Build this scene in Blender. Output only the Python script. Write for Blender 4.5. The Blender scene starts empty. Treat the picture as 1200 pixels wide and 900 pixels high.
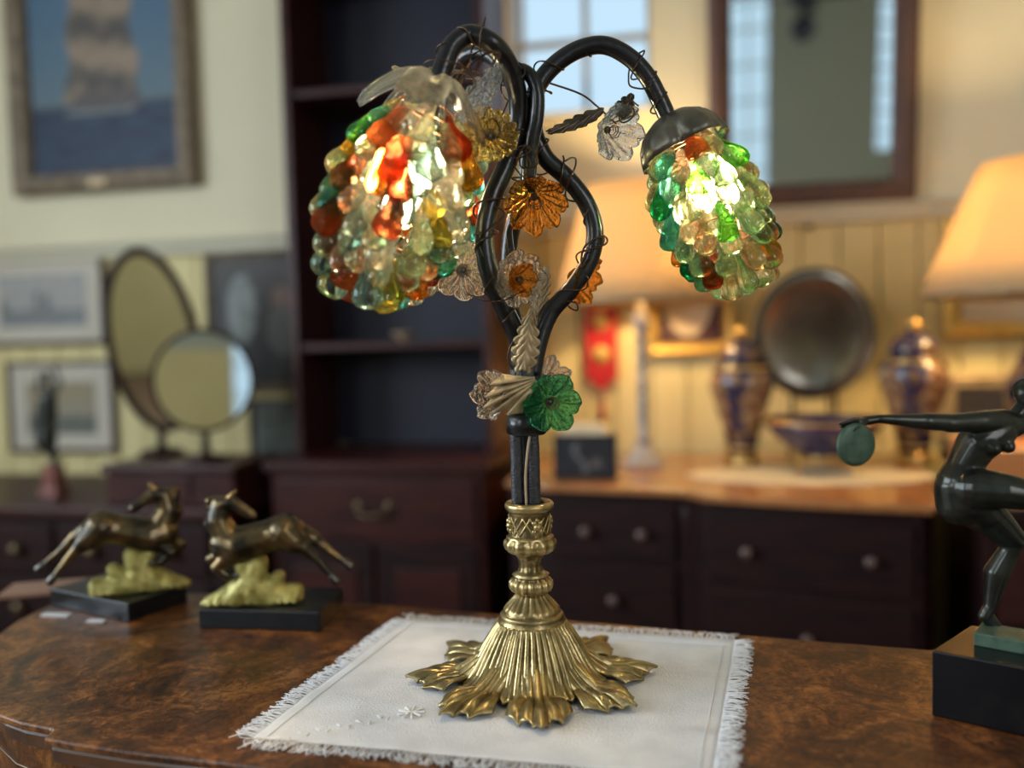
import bpy, bmesh, math, random
from math import pi, sin, cos, radians, sqrt, exp
from mathutils import Vector, Matrix, noise
V = Vector
C = bpy.context.scene.collection
rnd = random.Random(7)

# ------------------------------------------------------------------ camera
F = 1000.0
CAM = V((0, 0, 1.08))
MC = Matrix.Rotation(pi/2 - radians(2.9), 3, 'X') @ Matrix.Rotation(radians(-1.4), 3, 'Z')
cd = bpy.data.cameras.new('camera'); co = bpy.data.objects.new('camera', cd); C.objects.link(co)
cd.sensor_width = 36; cd.lens = 30; cd.clip_start = .02
cd.dof.use_dof = True; cd.dof.focus_distance = .775; cd.dof.aperture_fstop = 1.6
co.matrix_world = Matrix.Translation(CAM) @ MC.to_4x4()
sc = bpy.context.scene; sc.camera = co
sc.view_settings.view_transform = 'Standard'; sc.view_settings.look = 'None'
sc.view_settings.gamma = 1; sc.view_settings.exposure = 0.0
sc.cycles.max_bounces = 14; sc.cycles.transmission_bounces = 12; sc.cycles.transparent_max_bounces = 24
sc.cycles.glossy_bounces = 4; sc.cycles.diffuse_bounces = 4
sc.cycles.sample_clamp_indirect = 6; sc.cycles.caustics_refractive = True; sc.cycles.caustics_reflective = False
sc.cycles.blur_glossy = .5

# ------------------------------------------------------------------ room frame
YAW = radians(-11.5)
O = V((0, 2.474, 0)); UX = V((cos(YAW), sin(YAW), 0)); NV = V((sin(YAW), -cos(YAW), 0))
RM = Matrix.Rotation(YAW, 4, 'Z')
def rw(u, v, z=0): return O + UX*u + NV*v + V((0, 0, z))
def ray(px, py): return MC @ V(((px-600)/F, (450-py)/F, -1))
def at(px, py, depth): return CAM + ray(px, py)*depth
def on_z(px, py, z): r = ray(px, py); return CAM + r*((z-CAM.z)/r.z)
def room_uv(p): d = p-O; return d.dot(UX), d.dot(NV)
def on_v(px, py, v):
    r = ray(px, py); t = (v-(CAM-O).dot(NV))/r.dot(NV); p = CAM+r*t
    return (p-O).dot(UX), p.z
def zuv(px, py, z): return room_uv(on_z(px, py, z))

# ------------------------------------------------------------------ world, daylight and fill lights
w = bpy.data.worlds.new('world'); sc.world = w; w.use_nodes = True
nt = w.node_tree; nt.nodes.clear()
wo = nt.nodes.new('ShaderNodeOutputWorld'); bg = nt.nodes.new('ShaderNodeBackground')
bg.inputs[0].default_value = (.62, .84, 1, 1); bg.inputs[1].default_value = 1.0
nt.links.new(bg.outputs[0], wo.inputs[0])
def area(name, loc, target, sx, sy, power, col):
    l = bpy.data.lights.new(name, 'AREA'); l.shape = 'RECTANGLE'; l.size = sx; l.size_y = sy; l.energy = power; l.color = col
    o = bpy.data.objects.new(name, l); C.objects.link(o); o.location = loc
    o.rotation_euler = (V(target)-V(loc)).to_track_quat('-Z', 'Y').to_euler(); return o
ROOM_L, ROOM_R, ROOM_V, CEIL = -2.3, 2.5, 4.9, 3.0
# daylight of the left wall's window, then two added fill lights
area('daylight_left_window', rw(ROOM_L+.06, 2.3, 1.62), rw(.2, 1.6, .8), 1.5, 1.3, 62, (.80, .90, 1))
area('added_fill_right', rw(ROOM_R-.06, 3.6, 1.9), rw(.2, 1.2, .8), 1.2, 1.3, 30, (.95, .95, 1))  # added fill light, this wall has no window
area('added_fill_rear', rw(-1.6, ROOM_V-.06, 1.9), rw(-.2, 1.2, .8), .9, 1.5, 36, (.86, .93, 1))  # added camera-side fill for the brass front, no window stands here

# ------------------------------------------------------------------ materials
def mat(name, col, rough=.5, metal=0., col2=None, scale=20., bump=0., bscale=None, coat=0., trans=0., ior=1.5, spec=.5, detail=4, stretch=None, contrast=(.35, .65)):
    m = bpy.data.materials.new(name); m.use_nodes = True; n = m.node_tree; b = n.nodes['Principled BSDF']
    b.inputs['Base Color'].default_value = (*col, 1); b.inputs['Roughness'].default_value = rough
    b.inputs['Metallic'].default_value = metal; b.inputs['Coat Weight'].default_value = coat; b.inputs['Coat Roughness'].default_value = .12
    b.inputs['Transmission Weight'].default_value = trans; b.inputs['IOR'].default_value = ior
    b.inputs['Specular IOR Level'].default_value = spec
    tc = n.nodes.new('ShaderNodeTexCoord'); src = tc.outputs['Object']
    if stretch:
        mp = n.nodes.new('ShaderNodeMapping'); mp.inputs['Scale'].default_value = stretch
        n.links.new(src, mp.inputs[0]); src = mp.outputs[0]
    if col2:
        t = n.nodes.new('ShaderNodeTexNoise'); t.inputs['Scale'].default_value = scale; t.inputs['Detail'].default_value = detail
        n.links.new(src, t.inputs[0])
        r = n.nodes.new('ShaderNodeValToRGB'); r.color_ramp.elements[0].position = contrast[0]; r.color_ramp.elements[1].position = contrast[1]
        r.color_ramp.elements[0].color = (*col, 1); r.color_ramp.elements[1].color = (*col2, 1)
        n.links.new(t.outputs[0], r.inputs[0]); n.links.new(r.outputs[0], b.inputs['Base Color'])
    if bump:
        t = n.nodes.new('ShaderNodeTexNoise'); t.inputs['Scale'].default_value = bscale or scale; t.inputs['Detail'].default_value = 4
        n.links.new(src, t.inputs[0])
        bp = n.nodes.new('ShaderNodeBump'); bp.inputs['Strength'].default_value = bump; bp.inputs['Distance'].default_value = .002
        n.links.new(t.outputs[0], bp.inputs['Height']); n.links.new(bp.outputs[0], b.inputs['Normal'])
    return m
def glass(name, col, clear=.2, rough=.006, bump=0., bscale=300., trl=.015, pw=.62):
    col = tuple(c**pw for c in col)
    m = bpy.data.materials.new(name); m.use_nodes = True; n = m.node_tree; n.nodes.clear()
    out = n.nodes.new('ShaderNodeOutputMaterial'); g = n.nodes.new('ShaderNodeBsdfGlass'); tr = n.nodes.new('ShaderNodeBsdfTransparent')
    tl = n.nodes.new('ShaderNodeBsdfTranslucent'); mx = n.nodes.new('ShaderNodeMixShader'); m2 = n.nodes.new('ShaderNodeMixShader')
    g.inputs['Color'].default_value = (*col, 1); g.inputs['Roughness'].default_value = rough; g.inputs['IOR'].default_value = 1.47
    tr.inputs['Color'].default_value = (*[c**.7 for c in col], 1); tl.inputs['Color'].default_value = (*col, 1)
    mx.inputs[0].default_value = clear; m2.inputs[0].default_value = trl
    n.links.new(g.outputs[0], mx.inputs[1]); n.links.new(tr.outputs[0], mx.inputs[2])
    n.links.new(mx.outputs[0], m2.inputs[1]); n.links.new(tl.outputs[0], m2.inputs[2]); n.links.new(m2.outputs[0], out.inputs[0])
    if bump:
        tc = n.nodes.new('ShaderNodeTexCoord'); t = n.nodes.new('ShaderNodeTexNoise'); t.inputs['Scale'].default_value = bscale
        bp = n.nodes.new('ShaderNodeBump'); bp.inputs['Strength'].default_value = bump; bp.inputs['Distance'].default_value = .002
        n.links.new(tc.outputs['Object'], t.inputs[0]); n.links.new(t.outputs[0], bp.inputs['Height'])
        n.links.new(bp.outputs[0], g.inputs['Normal'])
    return m
def emit(name, col, s):
    m = bpy.data.materials.new(name); m.use_nodes = True; n = m.node_tree; n.nodes.clear()
    out = n.nodes.new('ShaderNodeOutputMaterial'); e = n.nodes.new('ShaderNodeEmission')
    e.inputs[0].default_value = (*col, 1); e.inputs[1].default_value = s; n.links.new(e.outputs[0], out.inputs[0]); return m
def shade_mat(name, col, t=.6):
    m = bpy.data.materials.new(name); m.use_nodes = True; n = m.node_tree; n.nodes.clear()
    out = n.nodes.new('ShaderNodeOutputMaterial'); d = n.nodes.new('ShaderNodeBsdfDiffuse'); tl = n.nodes.new('ShaderNodeBsdfTranslucent'); mx = n.nodes.new('ShaderNodeMixShader')
    d.inputs[0].default_value = (*col, 1); tl.inputs[0].default_value = (*col, 1); mx.inputs[0].default_value = t
    n.links.new(d.outputs[0], mx.inputs[1]); n.links.new(tl.outputs[0], mx.inputs[2]); n.links.new(mx.outputs[0], out.inputs[0]); return m
def vcol_mat(name, rough=.6):
    m = bpy.data.materials.new(name); m.use_nodes = True; n = m.node_tree; b = n.nodes['Principled BSDF']
    a = n.nodes.new('ShaderNodeVertexColor'); a.layer_name = 'paint'; n.links.new(a.outputs[0], b.inputs['Base Color'])
    b.inputs['Roughness'].default_value = rough; return m
def burl_mat():
    m = bpy.data.materials.new('burl_walnut'); m.use_nodes = True; n = m.node_tree; b = n.nodes['Principled BSDF']
    tc = n.nodes.new('ShaderNodeTexCoord')
    t1 = n.nodes.new('ShaderNodeTexNoise'); t1.inputs['Scale'].default_value = 9; t1.inputs['Detail'].default_value = 9; t1.inputs['Roughness'].default_value = .72; t1.inputs['Distortion'].default_value = 2.2
    t2 = n.nodes.new('ShaderNodeTexNoise'); t2.inputs['Scale'].default_value = 75; t2.inputs['Detail'].default_value = 6; t2.inputs['Roughness'].default_value = .7; t2.inputs['Distortion'].default_value = 1.5
    for t in (t1, t2): n.links.new(tc.outputs['Object'], t.inputs[0])
    r1 = n.nodes.new('ShaderNodeValToRGB'); e = r1.color_ramp.elements
    e[0].position = .36; e[0].color = (.035, .014, .006, 1); e[1].position = .66; e[1].color = (.36, .15, .04, 1)
    k = e.new(.5); k.color = (.13, .046, .013, 1)
    r2 = n.nodes.new('ShaderNodeValToRGB'); r2.color_ramp.elements[0].position = .38; r2.color_ramp.elements[0].color = (.35, .28, .25, 1); r2.color_ramp.elements[1].position = .58; r2.color_ramp.elements[1].color = (1.15, 1.1, 1, 1)
    mx = n.nodes.new('ShaderNodeMix'); mx.data_type = 'RGBA'; mx.blend_type = 'MULTIPLY'; mx.inputs[0].default_value = 1
    n.links.new(t1.outputs[0], r1.inputs[0]); n.links.new(t2.outputs[0], r2.inputs[0])
    n.links.new(r1.outputs[0], mx.inputs[6]); n.links.new(r2.outputs[0], mx.inputs[7]); n.links.new(mx.outputs[2], b.inputs['Base Color'])
    b.inputs['Roughness'].default_value = .42; b.inputs['Coat Weight'].default_value = .35; b.inputs['Specular IOR Level'].default_value = .3
    t3 = n.nodes.new('ShaderNodeTexNoise'); t3.inputs['Scale'].default_value = 30; n.links.new(tc.outputs['Object'], t3.inputs[0])
    r3 = n.nodes.new('ShaderNodeMapRange'); r3.inputs[3].default_value = .1; r3.inputs[4].default_value = .34
    n.links.new(t3.outputs[0], r3.inputs[0]); n.links.new(r3.outputs[0], b.inputs['Coat Roughness'])
    bp = n.nodes.new('ShaderNodeBump'); bp.inputs['Strength'].default_value = .06; bp.inputs['Distance'].default_value = .002
    n.links.new(t2.outputs[0], bp.inputs['Height']); n.links.new(bp.outputs[0], b.inputs['Normal'])
    return m
def cavity_metal(name, hi, lo, rough=.34, p0=.44, p1=.56, metal=.9):
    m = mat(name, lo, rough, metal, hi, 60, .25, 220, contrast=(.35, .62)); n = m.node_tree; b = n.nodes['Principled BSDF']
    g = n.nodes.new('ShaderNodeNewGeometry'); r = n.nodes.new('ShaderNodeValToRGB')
    r.color_ramp.elements[0].position = p0; r.color_ramp.elements[0].color = (.22, .2, .17, 1)  # creases multiplied darker, raised edges brighter, by pointiness
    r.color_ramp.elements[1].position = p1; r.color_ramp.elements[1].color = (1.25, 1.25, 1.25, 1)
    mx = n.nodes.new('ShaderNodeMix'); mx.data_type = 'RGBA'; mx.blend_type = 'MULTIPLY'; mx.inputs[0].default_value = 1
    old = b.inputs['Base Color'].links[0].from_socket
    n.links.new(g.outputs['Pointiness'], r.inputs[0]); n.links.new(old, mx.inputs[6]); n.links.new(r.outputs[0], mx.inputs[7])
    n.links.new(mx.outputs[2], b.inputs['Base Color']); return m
M = dict(
    burl=burl_mat(),
    burl_dark=mat('walnut_edge', (.05, .02, .01), .4, 0, (.11, .045, .018), 30, coat=.4),
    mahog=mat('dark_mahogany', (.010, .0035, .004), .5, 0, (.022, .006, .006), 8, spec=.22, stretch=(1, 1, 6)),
    mahog_lit=mat('lit_mahogany', (.026, .006, .006), .4, 0, (.050, .012, .010), 8, spec=.3, stretch=(1, 1, 6)),  # brighter copy of the mahogany, light put into its colour
    honey=mat('honey_wood_top', (.33, .13, .045), .28, 0, (.42, .18, .065), 6, coat=.5, stretch=(6, 1, 1)),
    navy=mat('dark_interior', (.009, .010, .026), .6),
    brass=cavity_metal('antique_brass', (.50, .385, .18), (.25, .19, .09)),
    brass2=cavity_metal('cast_brass', (.50, .39, .18), (.27, .21, .10), .3, .46, .54),
    leafgold=mat('pale_gilt_leaf', (.30, .22, .12), .45, .45, (.50, .38, .22), 80, .2, 300),
    darkleaf=mat('dark_bronze_leaf', (.07, .055, .04), .4, .8, (.16, .13, .09), 60),
    blackfab=mat('black_cord_wrap', (.008, .009, .014), .42, 0, (.022, .024, .034), 160, .5, 500, spec=.7),
    black=mat('black_enamel', (.006, .007, .010), .3, 0, bump=.2, bscale=200, coat=.15),
    wire=mat('dark_copper_wire', (.09, .055, .04), .35, .85),
    copper=mat('copper_wire', (.5, .25, .13), .3, .9),
    tanwire=mat('tan_flex', (.45, .33, .2), .5),
    pewter=mat('tarnished_pewter', (.10, .095, .075), .38, .75, (.24, .225, .18), 40, .3, 120),
    cloth=mat('linen', (.71, .715, .74), .9, 0, (.81, .815, .84), 25, .5, 600, spec=.1),
    thread=mat('linen_thread', (.80, .805, .82), .85, spec=.1),
    thread2=mat('white_embroidery', (.82, .81, .79), .7, spec=.2),
    marble=mat('black_marble', (.004, .004, .005), .14, 0, (.014, .013, .012), 25, spec=.14, contrast=(.6, .8)),
    slate=mat('black_slate', (.005, .006, .007), .3, 0, (.009, .010, .012), 30, spec=.3),
    verdig=mat('green_bronze', (.016, .017, .015), .3, .55, (.04, .045, .038), 45, coat=.2),
    vgreen=mat('verdigris_bronze', (.05, .10, .075), .5, .4, (.09, .15, .11), 90, .2, 200),
    rock=mat('yellow_green_gilding', (.25, .22, .05), .45, .35, (.52, .47, .16), 70, .4, 150),
    bronze=mat('dark_gilt_bronze', (.045, .04, .032), .28, .85, (.20, .14, .065), 35, contrast=(.4, .62)),
    gbronze=mat('gilt_bronze', (.35, .22, .09), .3, .85, (.5, .34, .15), 60),
    wall=mat('upper_wall_paint', (.68, .62, .44), .8, 0, (.72, .66, .47), 3),
    wall2=mat('lower_wall_paint', (.66, .57, .28), .7, 0, (.70, .61, .31), 3),
    trim=mat('rail_paint', (.52, .49, .36), .6),
    pink=mat('jamb_paint', (.5, .42, .42), .6),
    muntin=mat('muntin_paint', (.36, .36, .36), .6),
    ceil=mat('ceiling_paint', (.5, .52, .47), .9),
    rear=mat('rear_wall_paint', (.43, .46, .39), .9),
    floor=mat('floor_boards', (.10, .055, .03), .5, 0, (.15, .085, .045), 4, stretch=(1, 8, 1)),
    mirror=mat('mirror_silver', (.86, .88, .85), .02, 1),
    pane=glass('window_pane', (.93, .97, 1), .85, 0, trl=0),
    frame_d=mat('dark_carved_frame', (.045, .02, .013), .4, 0, (.10, .045, .03), 90, .5, 120),
    gilt=mat('gilt_frame', (.52, .32, .07), .38, .6, (.68, .45, .13), 60),
    gray_frame=mat('weathered_gilt_frame', (.13, .10, .07), .55, .2, (.24, .19, .13), 30, .4, 90),
    thinframe=mat('brown_thin_frame', (.10, .065, .05), .5),
    mount=mat('cream_mount', (.52, .48, .40), .8),
    paint=vcol_mat('painted_picture'),
    knob=mat('glass_knob', (.13, .08, .07), .25, .2, coat=.2),
    brassknob=mat('dull_brass_handle', (.16, .12, .07), .35, .8),
    cobalt=mat('cobalt_glaze', (.012, .015, .060), .2, 0, (.16, .09, .04), 28, coat=.4, contrast=(.5, .6)),
    jargold=mat('gilt_band', (.55, .35, .11), .3, .75),
    jarcream=mat('cream_glaze', (.34, .22, .12), .25, 0, (.12, .035, .02), 45, coat=.5, contrast=(.45, .6)),
    silver=mat('tarnished_silver', (.23, .21, .18), .22, .95, (.33, .30, .25), 12),
    silver_d=mat('dark_silver_rim', (.10, .095, .085), .3, .9),
    white=mat('white_china', (.72, .71, .68), .25, coat=.5),
    blue=mat('blue_grey_china', (.13, .16, .22), .3, 0, (.5, .5, .5), 70, coat=.4, contrast=(.5, .56)),
    red=mat('red_pennant_cloth', (.42, .012, .02), .8),
    yel=mat('yellow_emblem_cloth', (.62, .42, .13), .8),
    shade=shade_mat('warm_parchment_shade', (.84, .67, .40), .5),
    rosy=mat('red_marble', (.16, .05, .04), .3, 0, (.26, .10, .08), 40, coat=.3),
    card=mat('brown_card', (.28, .16, .11), .6),
    paper=mat('white_paper', (.62, .62, .64), .7),
    boxwood=mat('orange_wood', (.52, .17, .045), .4, 0, (.62, .23, .07), 8, stretch=(1, 1, 8)),
    ftan=mat('tan_figurine', (.30, .20, .12), .5), fgrey=mat('grey_figurine', (.16, .16, .14), .5),
    bulb=emit('lit_bulb', (1, .76, .45), 520.),
    lace=mat('cream_doily', (.66, .56, .38), .9, 0, (.75, .64, .44), 40),
)
GL = dict(
    clear=glass('clear_glass', (.97, .96, .88)), pale=glass('pale_green_glass', (.84, .93, .74)), mint=glass('mint_glass', (.62, .85, .62)),
    green=glass('green_glass', (.22, .72, .12)), emerald=glass('emerald_glass', (.04, .42, .22)), teal=glass('teal_glass', (.12, .50, .50)),
    amber=glass('amber_glass', (.85, .34, .06)), brown=glass('red_brown_glass', (.55, .13, .05), bump=.5, bscale=500), gold=glass('yellow_glass', (.95, .68, .12)),
    peach=glass('peach_glass', (.96, .76, .58)), blue=glass('grey_blue_glass', (.55, .75, .80)), smoke=glass('smoky_glass', (.36, .50, .47)))
GW = dict(
    amber=glass('rippled_amber_glass', (.84, .46, .11), .15, .01, 1.0, 220, .02), clear=glass('rippled_clear_glass', (.95, .93, .88), .15, .01, 1.0, 220, .03),
    green=glass('rippled_green_glass', (.20, .74, .46), .22, .01, 1.0, 220, .02), gold=glass('rippled_gold_glass', (.90, .70, .28), .15, .01, 1.0, 220, .03),
    ice=glass('ice_glass', (.88, .95, .97), .15, .01, 1.0, 220, .03), grey=glass('smoky_cap_glass', (.62, .63, .58), .3, .04, .4, 120, .10))

# ------------------------------------------------------------------ mesh helpers
class MB:
    def __init__(s): s.v = []; s.f = []; s.sm = []
    def add(s, vs, fs, smooth=True, mx=None):
        k = len(s.v); s.v += [(mx @ V(p)) if mx is not None else V(p) for p in vs]
        s.f += [tuple(k+i for i in f) for f in fs]; s.sm += [smooth]*len(fs); return s
    def box(s, x0, x1, y0, y1, z0, z1, mx=None):
        vs = [(x, y, z) for x in (x0, x1) for y in (y0, y1) for z in (z0, z1)]
        return s.add(vs, [(0, 1, 3, 2), (4, 6, 7, 5), (0, 4, 5, 1), (2, 3, 7, 6), (0, 2, 6, 4), (1, 5, 7, 3)], False, mx)
    def rev(s, prof, n=32, mx=None, fn=None, capb=True, capt=True):
        vs = []; fs = []
        for j, (r, z) in enumerate(prof):
            for i in range(n):
                a = 2*pi*i/n; rr = r*(fn(a, j, z) if fn else 1); vs.append((rr*cos(a), rr*sin(a), z))
        for j in range(len(prof)-1):
            for i in range(n):
                a = j*n+i; b = j*n+(i+1) % n; fs.append((a, b, b+n, a+n))
        if capb: fs.append(tuple(reversed(range(n))))
        if capt: fs.append(tuple((len(prof)-1)*n+i for i in range(n)))
        return s.add(vs, fs, True, mx)
    def tube(s, pts, r, n=10, caps=True):
        pts = [V(p) for p in pts]; m = len(pts)
        rs = r if isinstance(r, (list, tuple)) else [r]*m
        vs = []; fs = []; t0 = (pts[1]-pts[0]).normalized(); up = V((0, 0, 1)) if abs(t0.z) < .9 else V((1, 0, 0))
        nn = t0.cross(up).normalized()
        for i in range(m):
            t = (pts[min(i+1, m-1)]-pts[max(i-1, 0)]).normalized()
            nn = (nn-t*nn.dot(t)).normalized(); bb = t.cross(nn)
            for k in range(n):
                a = 2*pi*k/n; vs.append(pts[i]+(nn*cos(a)+bb*sin(a))*rs[i])
        for i in range(m-1):
            for k in range(n):
                a = i*n+k; b = i*n+(k+1) % n; fs.append((a, b, b+n, a+n))
        if caps: fs.append(tuple(reversed(range(n)))); fs.append(tuple((m-1)*n+k for k in range(n)))
        return s.add(vs, fs)
    def grid(s, fn, nu, nv, smooth=True, mx=None):
        vs = [fn(i/nu, j/nv) for i in range(nu+1) for j in range(nv+1)]
        return s.add(vs, [(i*(nv+1)+j, (i+1)*(nv+1)+j, (i+1)*(nv+1)+j+1, i*(nv+1)+j+1) for i in range(nu) for j in range(nv)], smooth, mx)
    def prism(s, out, z0, z1, mx=None):
        n = len(out); vs = [(x, y, z0) for x, y in out]+[(x, y, z1) for x, y in out]
        return s.add(vs, [tuple(reversed(range(n))), tuple(range(n, 2*n))]+[(i, (i+1) % n, n+(i+1) % n, n+i) for i in range(n)], False, mx)
    def ball(s, c, r, n=12, mx=None, sc3=(1, 1, 1)):
        m2 = Matrix.Translation(V(c)) @ Matrix.Diagonal((*sc3, 1))
        if mx is not None: m2 = mx @ m2
        prof = [(max(r*sin(pi*j/n), r*.02), -r*cos(pi*j/n)) for j in range(n+1)]
        return s.rev(prof, n*2, m2)
    def capsule(s, a, ra, b, rb, n=12):
        a = V(a); b = V(b); d = (b-a); L = max(d.length, 1e-6); q = d.normalized().to_track_quat('Z', 'Y').to_matrix().to_4x4()
        prof = [(max(ra*cos(t), ra*.05), ra*sin(t)) for t in [-pi/2+pi/2*k/4 for k in range(5)]]
        prof += [(max(rb*cos(t), rb*.05), L+rb*sin(t)) for t in [pi/2*k/4 for k in range(5)]]
        return s.rev(prof, n, Matrix.Translation(a) @ q)
    def mesh(s, name):
        me = bpy.data.meshes.new(name); me.from_pydata([tuple(p) for p in s.v], [], s.f); me.polygons.foreach_set('use_smooth', s.sm); me.update(); return me
def link(name, me, m, parent=None, bevel=0, solid=0, sub=0):
    if m is not None and len(me.materials) == 0: me.materials.append(m)
    o = bpy.data.objects.new(name, me); C.objects.link(o)
    if parent is not None: o.parent = parent
    if solid: k = o.modifiers.new('s', 'SOLIDIFY'); k.thickness = solid; k.offset = 0
    if bevel: k = o.modifiers.new('b', 'BEVEL'); k.width = bevel; k.segments = 2; k.limit_method = 'ANGLE'
    if sub: k = o.modifiers.new('u', 'SUBSURF'); k.levels = sub; k.render_levels = sub
    return o
def part(name, mb, m, parent, label=None, **k):
    o = link(name, mb.mesh(name), m, parent, **k)
    if label: o['label'] = label
    return o
def thing(name, label, cat, loc=(0, 0, 0), rz=0, group=None):
    o = bpy.data.objects.new(name, None); C.objects.link(o); o.location = loc; o.rotation_euler = (0, 0, rz); o.empty_display_size = .05
    o['label'] = label; o['category'] = cat
    if group: o['group'] = group
    return o
def rthing(name, label, cat, u, v, z, group=None, rz=0): return thing(name, label, cat, rw(u, v, z), YAW+rz, group)
def single(name, mb, m, label, cat, loc=(0, 0, 0), rz=0, group=None, **k):
    o = link(name, mb.mesh(name), m, None, **k); o.location = loc; o.rotation_euler = (0, 0, rz); o['label'] = label; o['category'] = cat
    if group: o['group'] = group
    return o
def struct(name, mb, m, loc=(0, 0, 0), rz=0, parent=None, **k):
    o = link(name, mb.mesh(name), m, parent, **k); o.location = loc; o.rotation_euler = (0, 0, rz)
    if parent is None: o['kind'] = 'structure'
    return o
def smooth_path(pts, n=8):
    pts = [V(p) for p in pts]; P = [pts[0]*2-pts[1]]+pts+[pts[-1]*2-pts[-2]]; out = []
    for i in range(1, len(P)-2):
        for k in range(n):
            t = k/n; a, b, c, d = P[i-1:i+3]
            out.append(.5*((2*b)+(c-a)*t+(2*a-5*b+4*c-d)*t*t+(3*b-a-3*c+d)*t**3))
    out.append(pts[-1]); return out
def organic(name, mb, voxel, m, parent, smooth=4, fac=.6):
    o = link(name, mb.mesh(name+'_hull'), m, parent)
    k = o.modifiers.new('r', 'REMESH'); k.mode = 'VOXEL'; k.voxel_size = voxel; k.use_smooth_shade = True
    k = o.modifiers.new('s', 'SMOOTH'); k.factor = fac; k.iterations = smooth
    dg = bpy.context.evaluated_depsgraph_get(); me = bpy.data.meshes.new_from_object(o.evaluated_get(dg))
    o.modifiers.clear(); o.data = me; me.name = name
    if len(me.materials) == 0: me.materials.append(m)
    return o
def picture(name, w, h, nx, ny, fn, parent, y=0., x0=None, z0=0.):
    """flat painted surface in the local x-z plane, facing -y; fn(u,v)->rgb (linear), v up"""
    x0 = -w/2 if x0 is None else x0
    me = bpy.data.meshes.new(name); vs = [(x0+w*i/nx, y, z0+h*j/ny) for j in range(ny+1) for i in range(nx+1)]
    fs = [(j*(nx+1)+i, j*(nx+1)+i+1, (j+1)*(nx+1)+i+1, (j+1)*(nx+1)+i) for j in range(ny) for i in range(nx)]
    me.from_pydata(vs, [], fs); ca = me.color_attributes.new('paint', 'FLOAT_COLOR', 'POINT')
    for j in range(ny+1):
        for i in range(nx+1): ca.data[j*(nx+1)+i].color = (*fn(i/nx, j/ny), 1)
    return link(name, me, M['paint'], parent)
def frame_mb(w, h, t, d, x0=None, z0=0.):
    x0 = -w/2 if x0 is None else x0; m = MB(); z1 = z0+h; x1 = x0+w
    prof = [(0, 0), (0, -d*.8), (t*.25, -d), (t*.6, -d*.75), (t*.8, -d*.8), (t, -d*.35), (t, 0)]
    vs = []; fs = []
    for (sx, sz, x, z) in ((1, 1, x0, z0), (-1, 1, x1, z0), (-1, -1, x1, z1), (1, -1, x0, z1)):
        for a, b in prof: vs.append((x+sx*a, b, z+sz*a))
    n = len(prof)
    for c in range(4):
        for k in range(n-1): fs.append((c*n+k, c*n+k+1, ((c+1) % 4)*n+k+1, ((c+1) % 4)*n+k))
    return m.add(vs, fs, False)
def mixc(a, b, t): t = max(0, min(1, t)); return tuple(a[i]*(1-t)+b[i]*t for i in range(3))

# ================================================================== the room shell (room coordinates: u along the wall, -v local y)
W0 = rw(0, 0, 0)
wu0, wz0 = on_v(597, 139, 0); wu1, _ = on_v(764, 139, 0); WT = 2.35
railL = on_v(280, 288, 0)[1]; railR = on_v(1090, 247, 0)[1]; RAIL = (railL+railR)/2
m = MB()
m.box(ROOM_L-.1, wu0, 0, .12, RAIL, CEIL); m.box(wu1, ROOM_R+.1, 0, .12, RAIL, CEIL); m.box(wu0, wu1, 0, .12, RAIL, wz0); m.box(wu0, wu1, 0, .12, WT, CEIL)
m.box(ROOM_L-.1, ROOM_R+.1, .121, .16, 0, RAIL)
wb = struct('wall_back', m, M['wall'], W0, YAW)
u = ROOM_L-.1
while u < ROOM_R+.1:
    mb = MB(); mb.box(u+.002, min(u+.1, ROOM_R+.1)-.002, 0, .12, 0, RAIL); part('plank', mb, M['wall2'], wb, bevel=.003); u += .1
m = MB(); m.box(ROOM_L, ROOM_R, -.025, 0, RAIL-.02, RAIL+.02); m.box(ROOM_L, ROOM_R, -.04, 0, RAIL+.012, RAIL+.026); struct('trim_1', m, M['trim'], W0, YAW, bevel=.004)
m = MB(); m.box(ROOM_L, ROOM_R, -.02, 0, 0, .14); struct('baseboard_back', m, M['trim'], W0, YAW, bevel=.004)
m = MB(); m.box(ROOM_L-.1, ROOM_R+.1, -ROOM_V-.1, .12, -.1, 0); struct('floor', m, M['floor'], W0, YAW)
m = MB(); m.box(ROOM_L-.1, ROOM_R+.1, -ROOM_V-.1, .12, CEIL, CEIL+.1); struct('ceiling', m, M['ceil'], W0, YAW)
m = MB(); m.box(ROOM_R, ROOM_R+.1, -ROOM_V, 0, 0, CEIL); struct('wall_right', m, M['wall'], W0, YAW)
# left wall with a window
a0, a1, b0, b1 = -3.05, -1.55, .97, 2.27
m = MB(); m.box(ROOM_L-.1, ROOM_L, -ROOM_V, a0, 0, CEIL); m.box(ROOM_L-.1, ROOM_L, a1, 0, 0, CEIL); m.box(ROOM_L-.1, ROOM_L, a0, a1, 0, b0); m.box(ROOM_L-.1, ROOM_L, a0, a1, b1, CEIL)
struct('wall_left', m, M['wall'], W0, YAW)
# wall behind the camera, with two tall windows seen in the hanging mirror
rear = [(-1.3, -.2, .85, 2.6), (.6, 1.7, .85, 2.6)]
TILT = radians(5); MN = (NV*cos(TILT)-V((0, 0, sin(TILT))))
def bounce(px, py, v=.06):
    uu, zz = on_v(px, py, v); p = rw(uu, v, zz); d = (p-CAM).normalized(); return p, d-MN*2*d.dot(MN)
def refl(px, py):
    p, d = bounce(px, py); t = (ROOM_V-(p-O).dot(NV))/d.dot(NV); q = p+d*t; return room_uv(q)[0], q.z
ra, rb = refl(850, 100)[0], refl(905, 100)[0]; rc, rd = refl(1026, 100)[0], refl(1085, 100)[0]
rlow = refl(1040, 178)[1]
print('mirror windows', ra, rb, rc, rd, rlow, refl(900, 205), refl(900, 5))
rear = sorted([(min(ra, rb), max(ra, rb), .75, 2.9), (min(rc, rd), max(rc, rd), rlow, 2.9)])
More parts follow.
